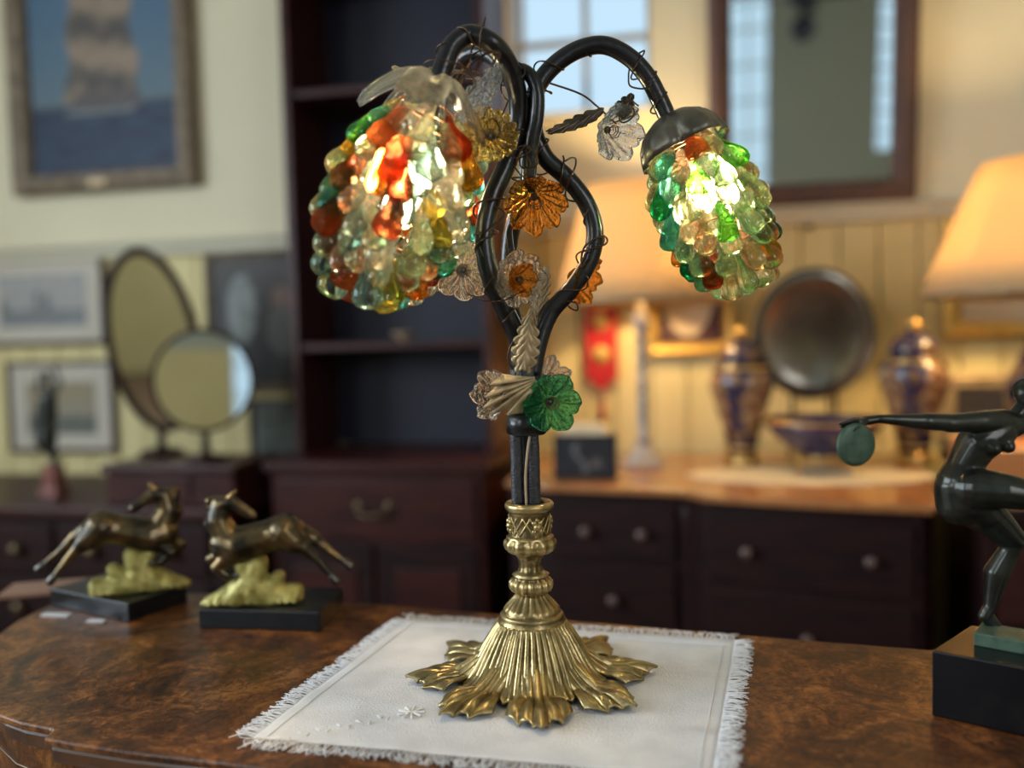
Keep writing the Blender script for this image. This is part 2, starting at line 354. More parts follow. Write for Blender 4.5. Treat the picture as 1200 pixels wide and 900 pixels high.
m = MB(); x = ROOM_L-.1
for (c0, c1, d0, d1) in rear:
    m.box(x, c0, -ROOM_V-.1, -ROOM_V, 0, CEIL); m.box(c0, c1, -ROOM_V-.1, -ROOM_V, 0, d0); m.box(c0, c1, -ROOM_V-.1, -ROOM_V, d1, CEIL); x = c1
m.box(x, ROOM_R+.1, -ROOM_V-.1, -ROOM_V, 0, CEIL); wr = struct('wall_rear', m, M['rear'], W0, YAW)
m = MB()
for (c0, c1) in ((ROOM_L, rear[0][0]), (rear[0][1], ROOM_R)): m.box(c0, c1, -ROOM_V, -ROOM_V+.012, 0, RAIL)
m.box(rear[0][0], rear[0][1], -ROOM_V, -ROOM_V+.012, 0, .74)
part('wainscot', m, M['wall2'], wr)
def window(name, c0, c1, d0, d1, cols, rows, y, mtl, axis='u', fw=.03, mw=.016, cpos=None, rpos=None):
    """frame in the local x-z plane at y (axis 'u') or the local y-z plane (axis 'v')"""
    def bx(m, x0, x1, y0, y1, z0, z1):
        if axis == 'u': m.box(x0, x1, y0, y1, z0, z1)
        else: m.box(y0, y1, x0, x1, z0, z1)
    m = MB()
    bx(m, c0, c0+fw, y, y+.05, d0, d1); bx(m, c1-fw, c1, y, y+.05, d0, d1); bx(m, c0+fw, c1-fw, y, y+.05, d0, d0+fw); bx(m, c0+fw, c1-fw, y, y+.05, d1-fw, d1)
    o = struct(name, m, mtl, W0, YAW)
    xs = cpos or [c0+(c1-c0)*i/cols for i in range(1, cols)]; zs = rpos or [d0+(d1-d0)*i/rows for i in range(1, rows)]
    for x in xs: q = MB(); bx(q, x-mw/2, x+mw/2, y+.012, y+.037, d0+fw, d1-fw); part('muntin', q, mtl, o)
    for z in zs: q = MB(); bx(q, c0+fw, c1-fw, y+.014, y+.035, z-mw/2, z+mw/2); part('muntin', q, mtl, o)
    X = [c0+fw]+xs+[c1-fw]; Z = [d0+fw]+zs+[d1-fw]
    for i in range(len(X)-1):
        for j in range(len(Z)-1): q = MB(); bx(q, X[i], X[i+1], y+.023, y+.026, Z[j], Z[j+1]); part('pane', q, M['pane'], o)
    return o
cu = [on_v(611, 80, -.04)[0], on_v(686, 60, -.04)[0]]; rz_ = on_v(686, 47, -.04)[1]; dz = rz_-wz0
window('window_1', wu0-.0, wu1, wz0, WT, 3, 5, .03, M['muntin'], cpos=cu, rpos=[rz_+dz*i*1.0 for i in range(0, 8) if rz_+dz*i < WT-.05], fw=.012)
pk0 = on_v(563, 20, 0)[0]
m = MB(); m.box(pk0-.02, wu0, -.03, 0, wz0-.05, WT+.05); struct('trim_2', m, M['pink'], W0, YAW, bevel=.004)
m = MB(); m.box(wu0-.02, wu1+.03, -.03, .1, wz0-.03, wz0); struct('trim_3', m, M['wall'], W0, YAW, bevel=.004)
window('window_2', a0, a1, b0, b1, 3, 3, ROOM_L-.08, M['muntin'], 'v')
for i, (c0, c1, d0, d1) in enumerate(rear): window('window_%d' % (3+i), c0, c1, d0, d1, 1 if i else 2, 8, -ROOM_V-.08, M['muntin'])

# ceiling fan (seen in the hanging mirror)
p, d = bounce(942, 33); q = p+d*4.0
fan = thing('ceiling_fan', 'dark ceiling fan with a globe light, reflected in the carved wall mirror', 'ceiling fan', (q.x, q.y, q.z), YAW)
m = MB(); m.ball((0, 0, 0), .085, 10); part('light_globe', m, M['navy'], fan)
m = MB(); m.rev([(.015, .08), (.015, .16), (.1, .17), (.11, .25), (.05, .28), (.02, .3), (.02, CEIL-q.z-.03), (.07, CEIL-q.z-.02), (.07, CEIL-q.z)], 24); part('motor', m, M['navy'], fan)
for i in range(4):
    m = MB(); m.box(.1, .62, -.06, .06, .2, .208, Matrix.Rotation(pi/2*i+.25, 4, 'Z') @ Matrix.Rotation(.15, 4, 'X')); part('blade', m, M['mahog'], fan)

# ================================================================== wall hangings
def px_box(x0, y0, x1, y1, v):
    """rectangle on the plane v of the wall from two picture corners: centre u, bottom z, width, height"""
    ua, zb = on_v(x0, (y0+y1)/2, v)[0], on_v((x0+x1)/2, y1, v)[1]; ub, zt = on_v(x1, (y0+y1)/2, v)[0], on_v((x0+x1)/2, y0, v)[1]
    return (ua+ub)/2, zb, ub-ua, zt-zb
# ship painting
def nz(x, y, s=0): return noise.noise(V((x, y, s)))
def ship_fn(u, v):
    v = v*2.05; u = u+.02
    sky = mixc((.12, .17, .17), (.07, .14, .22), v*.9); c = sky
    if v < .52: c = mixc((.008, .018, .05), (.02, .045, .085), .5+nz(u*6, v*22)*1.2)
    if abs(v-.5) < .02: c = mixc(c, (.14, .17, .18), .6)
    x = (u-.52)
    wv = .5-.04*abs(v-.7)
    if .5 < v < 1.9 and abs(x+.02*sin(v*14)) < .24-.06*(v-.6):
        s = sin(v*17+x*3); c = mixc((.07, .065, .06), (.28, .21, .15), .5+.5*s+nz(u*12, v*12)*.6)
    if .46 < v < .56 and -.2 < x < .26: c = mixc((.06, .055, .06), (.12, .1, .1), .5+nz(u*20, v*20))
    if .42 < v < .46 and -.25 < x < .2: c = (.16, .19, .19)
    return c
cu_, zb, ww, hh = px_box(8, -170, 222, 224, .03)
t = rthing('ship_painting', 'large oil painting of a sailing ship at sea in a weathered carved frame', 'painting', cu_, .005, zb)
part('frame', frame_mb(ww, hh, .065, .05), M['gray_frame'], t, bevel=.003); picture('canvas', ww-.11, hh-.11, 50, 70, ship_fn, t, -.012, z0=.055)
m = MB(); m.box(-.03, .03, -.058, -.05, .012, .03); part('name_plaque', m, M['leafgold'], t)
# two framed prints
def print1(u, v):
    c = (.34, .34, .32)
    h = .28+.15*exp(-((u-.45)/.07)**2*4)*2+.12*max(0, nz(u*9, 2))*1.5
    if v < .32+.5*max(0, nz(u*8, 5))+.35*(abs(u-.45) < .03): c = (.12, .13, .13)
    if v < .22: c = (.17, .19, .2)
    return mixc(c, (.25, .25, .25), nz(u*14, v*14)+.2)
def print2(u, v):
    c = mixc((.30, .28, .22), (.30, .23, .12), v)
    if v < .35: c = (.10, .11, .09)
    if abs(u-.3) < .05 and v < .75: c = (.12, .10, .07)
    return mixc(c, (.2, .2, .16), nz(u*10, v*14)+.2)
for nm, lab, box, fn, tilt in (('framed_print', 'upper of two framed grey prints, a harbour scene with masts in a white mount', (-25, 296, 121, 405), print1, 0),
                               ('framed_print', 'lower framed print in a white mount, partly behind the bronze statuette', (8, 423, 133, 531), print2, 0)):
    cu_, zb, ww, hh = px_box(*box, .02); t = rthing(nm, lab, 'picture', cu_, .005, zb, 'framed prints on the wall', 0)
    part('frame', frame_mb(ww, hh, .014, .02), M['thinframe'], t); picture('print', ww-.14, hh-.13, 30, 24, fn, t, -.008, z0=.062)
    m = MB(); m.box(-ww/2+.01, ww/2-.01, -.006, -.001, .01, hh-.01); part('mount', m, M['mount'], t)
# dark portrait and the small picture under it
def portrait(u, v):
    c = mixc((.035, .032, .032), (.06, .055, .05), v)
    if (u-.3)**2/.02+(v-.6)**2/.075 < 1: c = mixc((.28, .31, .29), (.13, .14, .13), nz(u*7, v*7)+.3)
    if (u-.68)**2/.008+(v-.66)**2/.012 < 1: c = (.20, .13, .10)
    if (u-.68)**2/.02+(v-.42)**2/.035 < 1: c = (.13, .13, .125)
    return c
cu_, zb, ww, hh = px_box(240, 294, 372, 458, .03); t = rthing('dark_portrait', 'dark oil portrait of a pale draped sitter, beside the tall wooden bookcase', 'painting', cu_, .005, zb)
part('frame', frame_mb(ww, hh, .022, .025), M['gray_frame'], t); picture('canvas', ww-.03, hh-.03, 34, 40, portrait, t, -.01, z0=.015)
cu_, zb, ww, hh = px_box(292, 468, 372, 536, .02); t = rthing('small_landscape', 'small greenish landscape picture hanging below the dark portrait', 'picture', cu_, .005, zb)
part('frame', frame_mb(ww, hh, .014, .02), M['thinframe'], t); picture('canvas', ww-.02, hh-.02, 20, 14, lambda u, v: mixc((.05, .065, .05), (.14, .16, .14), v+nz(u*6, v*6)), t, -.008, z0=.01)

# carved hanging mirror (seen right of the lamp)
ui0, zi = on_v(860, 205, .03); ui1, _ = on_v(1046, 205, .03); uo0 = on_v(829, 100, .03)[0]; uo1 = on_v(1074, 100, .03)[0]; zo = on_v(950, 240, .03)[1]
ztop = 2.1; cm = (uo0+uo1)/2; t = wm = rthing('wall_mirror', 'large rectangular mirror in a dark carved wooden frame with a scalloped lower crest', 'mirror', cm, .004, zo)
W_, H_ = uo1-uo0, ztop-zo; fwid = (W_-(ui1-ui0))/2
part('frame', frame_mb(W_, H_, fwid, .035), M['frame_d'], t, bevel=.003)
m = MB(); m.box(-W_/2+fwid*.8, W_/2-fwid*.8, -.012, -.004, fwid*.8, H_-fwid*.8); part('mirror_glass', m, M['mirror'], t)
n = 26; stud = MB(); stud.box(-.011, .011, -.008, 0, -.011, .011); sme = stud.mesh('carved_block'); sme.materials.append(M['frame_d'])
for sd in (-1, 1):
    for i in range(n):
        o = link('carved_block', sme, None, t, bevel=.003); o.location = (sd*(W_/2-fwid*.5), -.031, .03+(H_-.06)*i/(n-1))
for i in range(15):
    o = link('carved_block', sme, None, t, bevel=.003); o.location = (-W_/2+fwid+(W_-2*fwid)*i/14, -.031, fwid*.5)
out = []
for i in range(41):
    s = i/40; x = -W_/2+W_*s; e = abs(s-.5)*2
    out.append((x, -.014-.045*max(0, 1-e*1.9)**.6-.012*abs(sin(e*9))))
m = MB(); m.prism([(-W_/2, .01)]+out+[(W_/2, .01)], -.02, 0, Matrix.Rotation(pi/2, 4, 'X') @ Matrix.Translation((0, 0, 0)))
part('crest', m, M['frame_d'], t, bevel=.003)
for i in range(5): m = MB(); m.rev([(.013, 0), (.011, .007), (.004, .009)], 12, Matrix.Translation((-.09+.045*i, -.001, -.022-.014*(2-abs(i-2)))) @ Matrix.Rotation(pi/2, 4, 'X')); part('rosette', m, M['frame_d'], t)

# gilt picture behind the left table lamp
def cream_oval(u, v):
    c = (.055, .02, .03)
    if (u-.47)**2/.17+(v-.75)**2/.42 < 1: c = (.6, .5, .36)
    if abs(v-.86+.3*(u-.5)**2) < .04 and .3 < u < .7: c = (.3, .24, .2)
    return c
cu_, zb, ww, hh = px_box(757, 300, 861, 416, .03); wm.rotation_euler = (TILT, 0, YAW)
t = rthing('oval_picture', 'gilt framed picture with a cream oval on maroon, right of the lit lamp', 'picture', cu_, .005, zb)
part('frame', frame_mb(ww, hh, .034, .03), M['gilt'], t, bevel=.003); picture('print', ww-.06, hh-.06, 40, 40, cream_oval, t, -.01, z0=.03)
def sketchy(u, v):
    c = (.60, .48, .32)
    if .18 < u < .55 and .3 < v < .95: c = mixc((.12, .07, .05), (.35, .25, .17), nz(u*9, v*9)+.4)
    return c
cu_, zb, ww, hh = px_box(1107, 248, 1290, 396, .03); t = rthing('gilt_picture', 'gilt framed picture partly hidden by the large lampshade', 'picture', cu_, .005, zb)
part('frame', frame_mb(ww, hh, .045, .03), M['gilt'], t, bevel=.003); picture('print', ww-.08, hh-.08, 30, 24, sketchy, t, -.01, z0=.04)
cu_, zb, ww, hh = px_box(1104, 438, 1270, 516, .03); t = rthing('pale_framed_picture', 'pale framed dark picture low on the wall behind the bronze figure', 'picture', cu_, .005, zb)
part('frame', frame_mb(ww, hh, .04, .02), M['leafgold'], t); picture('print', ww-.07, hh-.06, 10, 10, lambda u, v: (.02, .017, .02), t, -.008, z0=.03)
# red pennant
cu_, zb, ww, hh = px_box(685, 357, 723, 458, .03)
t = rthing('red_pennant', 'red hanging pennant with two round yellow emblems and a tassel', 'pennant', cu_, .02, zb)
m = MB(); m.prism([(-ww/2, hh*.16), (0, 0), (ww/2, hh*.16), (ww/2, hh), (-ww/2, hh)], 0, .004, Matrix.Rotation(pi/2, 4, 'X')); part('cloth', m, M['red'], t)
for f in (.42, .8): m = MB(); m.rev([(ww*.28, 0), (ww*.28, .003)], 20, Matrix.Translation((0, -.0035, hh*f)) @ Matrix.Rotation(pi/2, 4, 'X')); part('emblem', m, M['yel'], t)
m = MB(); m.rev([(.002, .0), (.002, -.03), (.007, -.035), (.005, -.05), (.010, -.085)][::-1], 12); part('tassel', m, M['red'], t)
m = MB(); m.tube([(-ww/2-.01, 0, hh), (ww/2+.01, 0, hh)], .005, 8); m.tube([(-ww/2, 0, hh), (0, 0, hh+.04), (ww/2, 0, hh)], .0015, 6); part('hanging_rod', m, M['gilt'], t)

# ================================================================== furniture behind
def knob(parent, x, y, z, r=.013, mm='knob'):
    q = MB(); q.rev([(r*.5, 0), (r*.45, .008), (r, .014), (r*.95, .022), (r*.5, .027)], 16, Matrix.Translation((x, y, z)) @ Matrix.Rotation(pi/2, 4, 'X')); return part('knob', q, M[mm], parent)
# honey topped sideboard
SZ = .76
ptsF = [zuv(592, 563, SZ), zuv(640, 568, SZ), zuv(800, 574, SZ), zuv(826, 580, SZ), zuv(960, 588, SZ), zuv(1092, 594, SZ), zuv(1104, 591, SZ)]
uR = ptsF[-1][0]+.01
t = rthing('sideboard', 'long dark sideboard with a honey coloured polished top below the carved mirror', 'sideboard', 0, 0, 0)
out = [(u, -v) for u, v in ptsF]+[(uR+.12, -.03), (ptsF[0][0], -.03)]
m = MB(); m.prism(out, SZ-.016, SZ); part('top', m, M['honey'], t, bevel=.004)
inn = [(u*.985+.006, -v+.025) for u, v in ptsF]+[(uR+.09, -.04), (ptsF[0][0]+.02, -.04)]
m = MB(); m.prism(inn, .08, SZ-.016); part('carcass', m, M['mahog'], t, bevel=.003)
def seg(i): return V((inn[i][0], inn[i][1], 0)), V((inn[i+1][0], inn[i+1][1], 0))
def front_panel(a, b, s0, s1, z0, z1, name, parent, mm='mahog', th=.012):
    a = V(a); b = V(b); d = (b-a); L = d.length; ang = math.atan2(d.y, d.x)
    q = MB(); q.box(L*s0, L*s1, -th, 0, z0, z1, None); o = part(name, q, M[mm], parent, bevel=.003); o.location = (a.x, a.y, 0); o.rotation_euler = (0, 0, ang)
    return o, L
A0, A1 = V((*inn[1], 0)), V((*inn[2], 0)); B0, B1 = V((*inn[3], 0)), V((*inn[5], 0))
for z0, z1 in ((.60, .72), (.44, .585), (.26, .425), (.1, .245)):
    o, L = front_panel(A0, A1, .03, .95, z0, z1, 'drawer', t)
    for s in ((.3, .72) if z0 > .5 else (.5,)): knob(o, L*s, -.012, (z0+z1)/2)
for z0, z1 in ((.58, .72), (.41, .565), (.24, .395), (.1, .225)):
    o, L = front_panel(B0, B1, .03, .96, z0, z1, 'drawer', t)
    for s in (.22, .78) if z0 > .5 else (.5,): knob(o, L*s, -.012, (z0+z1)/2)
m = MB(); m.rev([(.017, .06), (.02, .1), (.014, .14), (.016, .66), (.022, .7), (.018, .735)], 16, Matrix.Translation((inn[2][0]+.012, inn[2][1]-.004, 0))); part('pilaster', m, M['mahog'], t)
# right hand chest
CZ = .775
c0 = zuv(1143, 596, CZ)
t = rthing('small_chest', 'dark chest of drawers behind the bronze figure, carrying an orange wooden box', 'chest of drawers', c0[0], 0, 0)
wv = c0[1]
m = MB(); m.prism([(0, -wv), (.7, -wv), (.7, -.05), (.16, -.05)], CZ-.02, CZ); m.prism([(.012, -wv+.012), (.69, -wv+.012), (.69, -.055), (.17, -.055)], CZ-.035, CZ-.02); part('top', m, M['mahog'], t, bevel=.003)
m = MB(); m.prism([(.018, -wv+.02), (.68, -wv+.02), (.68, -.06), (.175, -.06)], .05, CZ-.035); part('carcass', m, M['mahog'], t, bevel=.003)
for i in range(4):
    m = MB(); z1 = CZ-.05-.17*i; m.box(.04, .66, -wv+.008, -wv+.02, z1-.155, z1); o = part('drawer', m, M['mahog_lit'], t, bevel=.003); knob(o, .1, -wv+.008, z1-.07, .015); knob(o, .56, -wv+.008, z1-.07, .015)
b0_ = zuv(1150, 588, CZ)
m = MB(); m.box(0, .3, -.2, 0, 0, .09); single('wooden_box', m, M['boxwood'], 'orange wooden box on the dark chest behind the bronze figure', 'box', rw(b0_[0]+.01, b0_[1]+.0-.22, CZ), YAW, bevel=.004)

# left dresser
DZ = .69
KLIM = min(zuv(309, 543, .79)[0], on_v(337, 300, .30)[0])-.05; uL = ROOM_L+.3; uE = KLIM-.25
t = rthing('dresser', 'long dark dresser against the wall under the framed prints', 'dresser', uL, 0, 0)
dv = zuv(120, 596, DZ)[1]; wd = uE-uL+.25
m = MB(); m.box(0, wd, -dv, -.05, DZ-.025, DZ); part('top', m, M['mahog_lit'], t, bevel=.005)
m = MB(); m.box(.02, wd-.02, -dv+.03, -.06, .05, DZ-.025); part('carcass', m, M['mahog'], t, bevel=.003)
for i in range(6):
    for z0, z1 in ((.52, .64), (.36, .5), (.2, .34)):
        x0 = .05+i*(wd-.1)/6; m = MB(); m.box(x0, x0+(wd-.1)/6-.015, -dv+.018, -dv+.03, z0, z1); o = part('drawer', m, M['mahog'], t, bevel=.003)
        knob(o, x0+(wd-.1)/12, -dv+.018, (z0+z1)/2, .016, 'brassknob')

# tall bookcase cabinet
KZ = .79
f0 = zuv(309, 543, KZ); f1 = zuv(566, 542, KZ)
kv = (f0[1]+f1[1])/2; ku0, ku1 = f0[0], f1[0]
hv = .30   # hutch front
h0 = on_v(337, 300, hv)[0]; h1 = on_v(577, 450, hv)[0]
t = rthing('bookcase', 'tall dark mahogany bookcase cabinet with open shelves above a drawer', 'bookcase', (ku0+ku1)/2, 0, 0)
cx = (ku0+ku1)/2; a, b = ku0-cx, ku1-cx; ha, hb = h0-cx, h1-cx
bt = max(b+.02, hb+.01)
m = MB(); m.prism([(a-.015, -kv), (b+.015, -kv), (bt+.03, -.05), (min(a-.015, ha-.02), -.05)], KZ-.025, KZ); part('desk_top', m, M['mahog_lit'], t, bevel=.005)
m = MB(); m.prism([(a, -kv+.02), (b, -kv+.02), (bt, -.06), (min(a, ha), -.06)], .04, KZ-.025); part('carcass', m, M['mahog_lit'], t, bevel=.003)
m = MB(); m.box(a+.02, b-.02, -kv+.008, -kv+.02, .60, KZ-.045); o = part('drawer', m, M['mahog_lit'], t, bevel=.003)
q = MB(); q.tube(smooth_path([(-.04, -kv+.006, .68), (-.03, -kv-.016, .668), (.0, -kv-.02, .662), (.03, -kv-.016, .668), (.04, -kv+.006, .68)], 5), .004, 8)
for s in (-.04, .04): q.rev([(.013, 0), (.011, .006), (.004, .008)], 14, Matrix.Translation((s, -kv+.008, .682)) @ Matrix.Rotation(pi/2, 4, 'X'))
part('handle', q, M['brassknob'], o)
for s0, s1 in ((a+.02, -.008), (.008, b-.02)):
    m = MB(); m.box(s0, s1, -kv+.008, -kv+.02, .1, .585); o = part('door', m, M['mahog'], t, bevel=.003)
    q = MB(); q.box(s0+.04, s1-.04, -kv+.003, -kv+.009, .15, .53); part('door_panel', q, M['mahog_lit'], o, bevel=.003)
HT = 2.2
m = MB(); m.box(ha, ha+.022, -hv, -.03, KZ, HT); part('side_panel', m, M['mahog_lit'], t, bevel=.002)
m = MB(); m.box(hb-.022, hb, -hv, -.03, KZ, HT); part('side_panel', m, M['mahog_lit'], t, bevel=.002)
m = MB(); m.box(ha, hb, -.045, -.03, KZ, HT); part('back_panel', m, M['navy'], t)
m = MB(); m.box(ha-.02, hb+.02, -hv-.03, -.03, HT, HT+.05); part('cornice', m, M['mahog'], t, bevel=.008)
for py in (405, 100, -60):
    z = on_v(450, py, hv)[1]
    if z < HT: m = MB(); m.box(ha+.022, hb-.022, -hv+.01, -.045, z-.009, z+.009); part('shelf', m, M['mahog_lit'], t, bevel=.002)
# ornaments on the bookcase
def reclining(name, label, px, py, mirrored):
    u, v = zuv(px, py, KZ+.001); g = rthing(name, label, 'figurine', u, v, KZ+.001, 'reclining figurines')
    s = -1 if mirrored else 1; q = MB()
    for a_, ra_, b_, rb_ in (((-.075*s, 0, .012), .010, (-.02*s, 0, .022), .014), ((-.02*s, 0, .024), .015, (.02*s, 0, .022), .017), ((.02*s, 0, .026), .017, (.026*s, 0, .062), .014), ((.026*s, 0, .065), .006, (.027*s, 0, .08), .006), ((.02*s, -.015, .062), .006, (.045*s, -.015, .02), .005), ((-.05*s, 0, .012), .009, (-.09*s, .01, .01), .006)): q.capsule(a_, ra_, b_, rb_)
    organic('body', q, .003, M['fgrey'], g); q = MB(); q.ball((.028*s, 0, .092), .013, 8, sc3=(.9, 1, 1.15)); part('head', q, M['ftan'], g)
    q = MB(); q.rev([(.10, 0), (.10, .008), (.085, .012)], 24, Matrix.Diagonal((1, .4, 1, 1))); part('base', q, M['fgrey'], g)
reclining('reclining_figurine', 'small reclining figurine on the bookcase ledge, nearer the round mirror', 428, 503, False)
reclining('reclining_figurine', 'small seated figurine on the bookcase ledge, close behind the lamp stem', 545, 503, True)
z = on_v(450, 405, hv)[1]+.009
m = MB(); m.rev([(.012, 0), (.01, .006), (.03, .018), (.034, .026), (.031, .026), (.012, .010)], 24)
single('small_dish', m, M['ftan'], 'small tan dish on the upper bookcase shelf', 'dish', rw(on_v(473, 395, .2)[0], .2, z+.0006), YAW)

# box, oval mirror and round mirror on the dresser
bu0, bv0 = zuv(126, 590, DZ); bu1, _ = zuv(300, 590, DZ); bu1 = min(bu1, KLIM-.015); bv0 = min(bv0, dv-.02)
BH = .10; BD = .22
t = rthing('mirror_box', 'low reddish wooden box under the two dressing mirrors', 'box', (bu0+bu1)/2, bv0-BD, DZ)
hw = (bu1-bu0)/2
m = MB(); m.box(-hw, hw, -BD, 0, 0, BH-.02); part('body', m, M['mahog_lit'], t, bevel=.003)
m = MB(); m.box(-hw-.012, hw+.012, -BD-.012, .01, BH-.02, BH); part('lid', m, M['mahog_lit'], t, bevel=.006)
m = MB(); m.box(-hw*.35, hw*.35, -BD-.006, -BD, .012, BH-.03); part('drawer', m, M['mahog_lit'], t, bevel=.002)
def disc_mirror(name, label, px, py, hwp, hhp, v, tilt, yaw, lean, frame_w, foot_z):
    uc, zc = on_v(px, py, v); dep = (rw(uc, v, zc)-CAM).length; s = dep/F; aw, ah = hwp*s, hhp*s
    g = rthing(name, label, 'mirror', uc, v, foot_z)
    mx = Matrix.Translation((0, 0, zc-foot_z)) @ Matrix.Rotation(yaw, 4, 'Z') @ Matrix.Rotation(lean, 4, 'Y') @ Matrix.Rotation(tilt, 4, 'X')
    q = MB(); pts = [mx @ V((aw*cos(2*pi*i/64), 0, ah*sin(2*pi*i/64))) for i in range(65)]; q.tube(pts, frame_w, 10, False); part('frame', q, M['mahog'], g)
    q = MB(); q.prism([(cos(2*pi*i/64), sin(2*pi*i/64)) for i in range(64)], -.001, .003, mx @ Matrix.Diagonal((aw, 1, ah, 1)) @ Matrix.Rotation(pi/2, 4, 'X')); part('mirror_glass', q, M['mirror'], g)
    q = MB(); q.prism([(cos(2*pi*i/64), sin(2*pi*i/64)) for i in range(64)], -.009, -.002, mx @ Matrix.Diagonal((aw, 1, ah, 1)) @ Matrix.Rotation(pi/2, 4, 'X')); part('backing', q, M['mahog'], g)
    return g, aw, ah, zc-foot_z
g, aw, ah, zz = disc_mirror('oval_mirror', 'tall dark framed oval mirror standing on the low box', 179, 400, 45, 96, bv0-.17, radians(6), radians(16), radians(-6), .012, DZ+BH)
q = MB(); q.tube([(0, .02, 0), (0, .02, zz-ah)], .012, 10); q.rev([(.06, 0), (.055, .012), (.02, .02)], 24, Matrix.Translation((0, .02, 0))); part('stand', q, M['mahog'], g)
g, aw, ah, zz = disc_mirror('round_mirror', 'round dressing mirror reflecting the cream wall, in front of the oval mirror', 238, 446, 52, 55, bv0-.06, radians(-2), radians(24), 0, .006, DZ+BH)
q = MB(); q.rev([(.055, 0), (.05, .01), (.012, .018), (.008, zz-ah)], 24); part('stand', q, M['mahog'], g)

# statuette on a red base
u, v = zuv(64, 580, DZ+.001); t = rthing('bronze_statuette', 'green bronze dancing statuette on a red marble block, before the lower print', 'statuette', u, v, DZ)
sc_ = 1/F*(rw(u, v, DZ)-CAM).length
m = MB(); m.box(-.028, .028, -.028, .028, 0, .022); m.box(-.02, .02, -.02, .02, .022, .085); part('base', m, M['rosy'], t, bevel=.002)
q = MB(); Z0 = .085
for a_, ra_, b_, rb_ in (((-.004, 0, Z0), .006, (.006, 0, Z0+.06), .009), ((.006, 0, Z0+.06), .010, (-.004, 0, Z0+.125), .016), ((.012, 0, Z0), .006, (-.012, -.01, Z0+.06), .009), ((-.012, -.01, Z0+.06), .01, (0, 0, Z0+.125), .016),
                         ((0, 0, Z0+.13), .018, (0, 0, Z0+.19), .019), ((0, 0, Z0+.2), .008, (-.004, 0, Z0+.215), .007), ((-.012, 0, Z0+.19), .009, (-.035, 0, Z0+.2), .007), ((-.035, 0, Z0+.2), .007, (-.03, 0, Z0+.25), .005),
                         ((.012, 0, Z0+.19), .009, (.035, 0, Z0+.225), .007), ((.035, 0, Z0+.225), .007, (.02, 0, Z0+.265), .005), ((-.004, 0, Z0+.235), .013, (-.004, 0, Z0+.242), .013), ((-.03, .0, Z0+.17), .010, (-.035, 0, Z0+.06), .016), ((-.035, 0, Z0+.06), .016, (0, .01, Z0+.02), .012)): q.capsule(a_, ra_, b_, rb_)
organic('figure', q, .004, M['verdig'], t)

# ---- things on the sideboard
def son(px, py): return zuv(px, py, SZ)
def table_lamp_bg(name, label, px, depth_v, foot_z, y_top, y_bot, hw_t, hw_b, power, column=True):
    u = on_v(px, (y_top+y_bot)/2, depth_v)[0]; g = rthing(name, label, 'lamp', u, depth_v, foot_z)
    s = (rw(u, depth_v, 1.2)-CAM).length/F; zt = on_v(px, y_top, depth_v)[1]-foot_z; zb = on_v(px, y_bot, depth_v)[1]-foot_z
    q = MB(); q.rev([(hw_b*s, zb), (hw_b*s*.66+hw_t*s*.34, zb+(zt-zb)*.36), (hw_t*s*.72+hw_b*s*.28, zb+(zt-zb)*.75), (hw_t*s, zt)], 48, capb=False, capt=False); sh = part('lamp_shade', q, M['shade'], g, solid=.002)
    q = MB(); q.rev([(hw_b*s+.002, zb-.004), (hw_b*s+.002, zb+.006)], 48, capb=False, capt=False); part('shade_trim', q, M['leafgold'], sh, solid=.002)
    q = MB(); q.ball((0, 0, (zt*.45+zb*.55)), .022, 8); b_ = part('bulb', q, emit('warm_bulb', (1, .66, .3), 40), g)
    l = bpy.data.lights.new('lamp_light', 'POINT'); l.energy = power; l.color = (1, .68, .31); l.shadow_soft_size = .025
    lo = bpy.data.objects.new('lamp_light', l); C.objects.link(lo); lo.parent = g; lo.location = (0, 0, zt*.5+zb*.5+.03)
    if column:
        q = MB(); q.rev([(.052, 0), (.05, .012), (.034, .02), (.036, .03), (.024, .036), (.022, .052)], 32); part('base', q, M['white'], g)
        q = MB(); q.rev([(.014, .052), (.016, .06), (.011, .075), (.012, zb*.8), (.017, zb*.86)], 24); part('column', q, M['blue'], g)
        q = MB(); q.rev([(.022, zb*.86), (.024, zb*.9), (.012, zb*.95), (.008, zb+.03)], 24); part('capital', q, M['white'], g)
    else:
        q = MB(); q.rev([(.06, 0), (.055, .02), (.03, .05), (.06, .12), (.065, .18), (.03, .26), (.012, .30), (.008, zb+.03)], 32); part('base', q, M['cobalt'], g)
    q = MB(); q.tube([(-hw_t*s, 0, zt-.005), (0, 0, zt-.01), (hw_t*s, 0, zt-.005)], .002, 6); q.tube([(0, 0, zb), (0, 0, zt+.01)], .003, 6); part('shade_carrier', q, M['gilt'], g)
    return g
bl_u, bl_v = son(746, 545)
table_lamp_bg('column_lamp', 'lit table lamp with a cream shade on a slender blue and white column', 750, bl_v, SZ, 219, 355, 60, 98, 13)
table_lamp_bg('large_table_lamp', 'lit table lamp at the frame edge with a broad peach shade', 1218, .42, CZ, 190, 345, 52, 108, 15, False)
u, v = son(686, 560)
s = (rw(u, v, SZ)-CAM).length/F
t = rthing('dark_box', 'small black box with a pale sketchy design on its front, below the pennant', 'box', u, v-.05, SZ)
m = MB(); m.box(-36*s, 36*s, -.06, .0, 0, 50*s); part('body', m, M['slate'], t, bevel=.002)
def scr(u, v):
    c = (.008, .01, .016)
    if abs(u-.42-.1*sin(v*7)) < .05 and .12 < v < .85: c = (.12, .12, .13)
    if (u-.7)**2/.01+(v-.35)**2/.02 < 1: c = (.10, .09, .09)
    return c
picture('face', 68*s, 46*s, 30, 24, scr, t, -.0615, z0=2*s)
m = MB(); m.box(-.055, .055, -.03, .03, 0, .014); m.box(-.035, .04, -.025, .022, .014, .024)
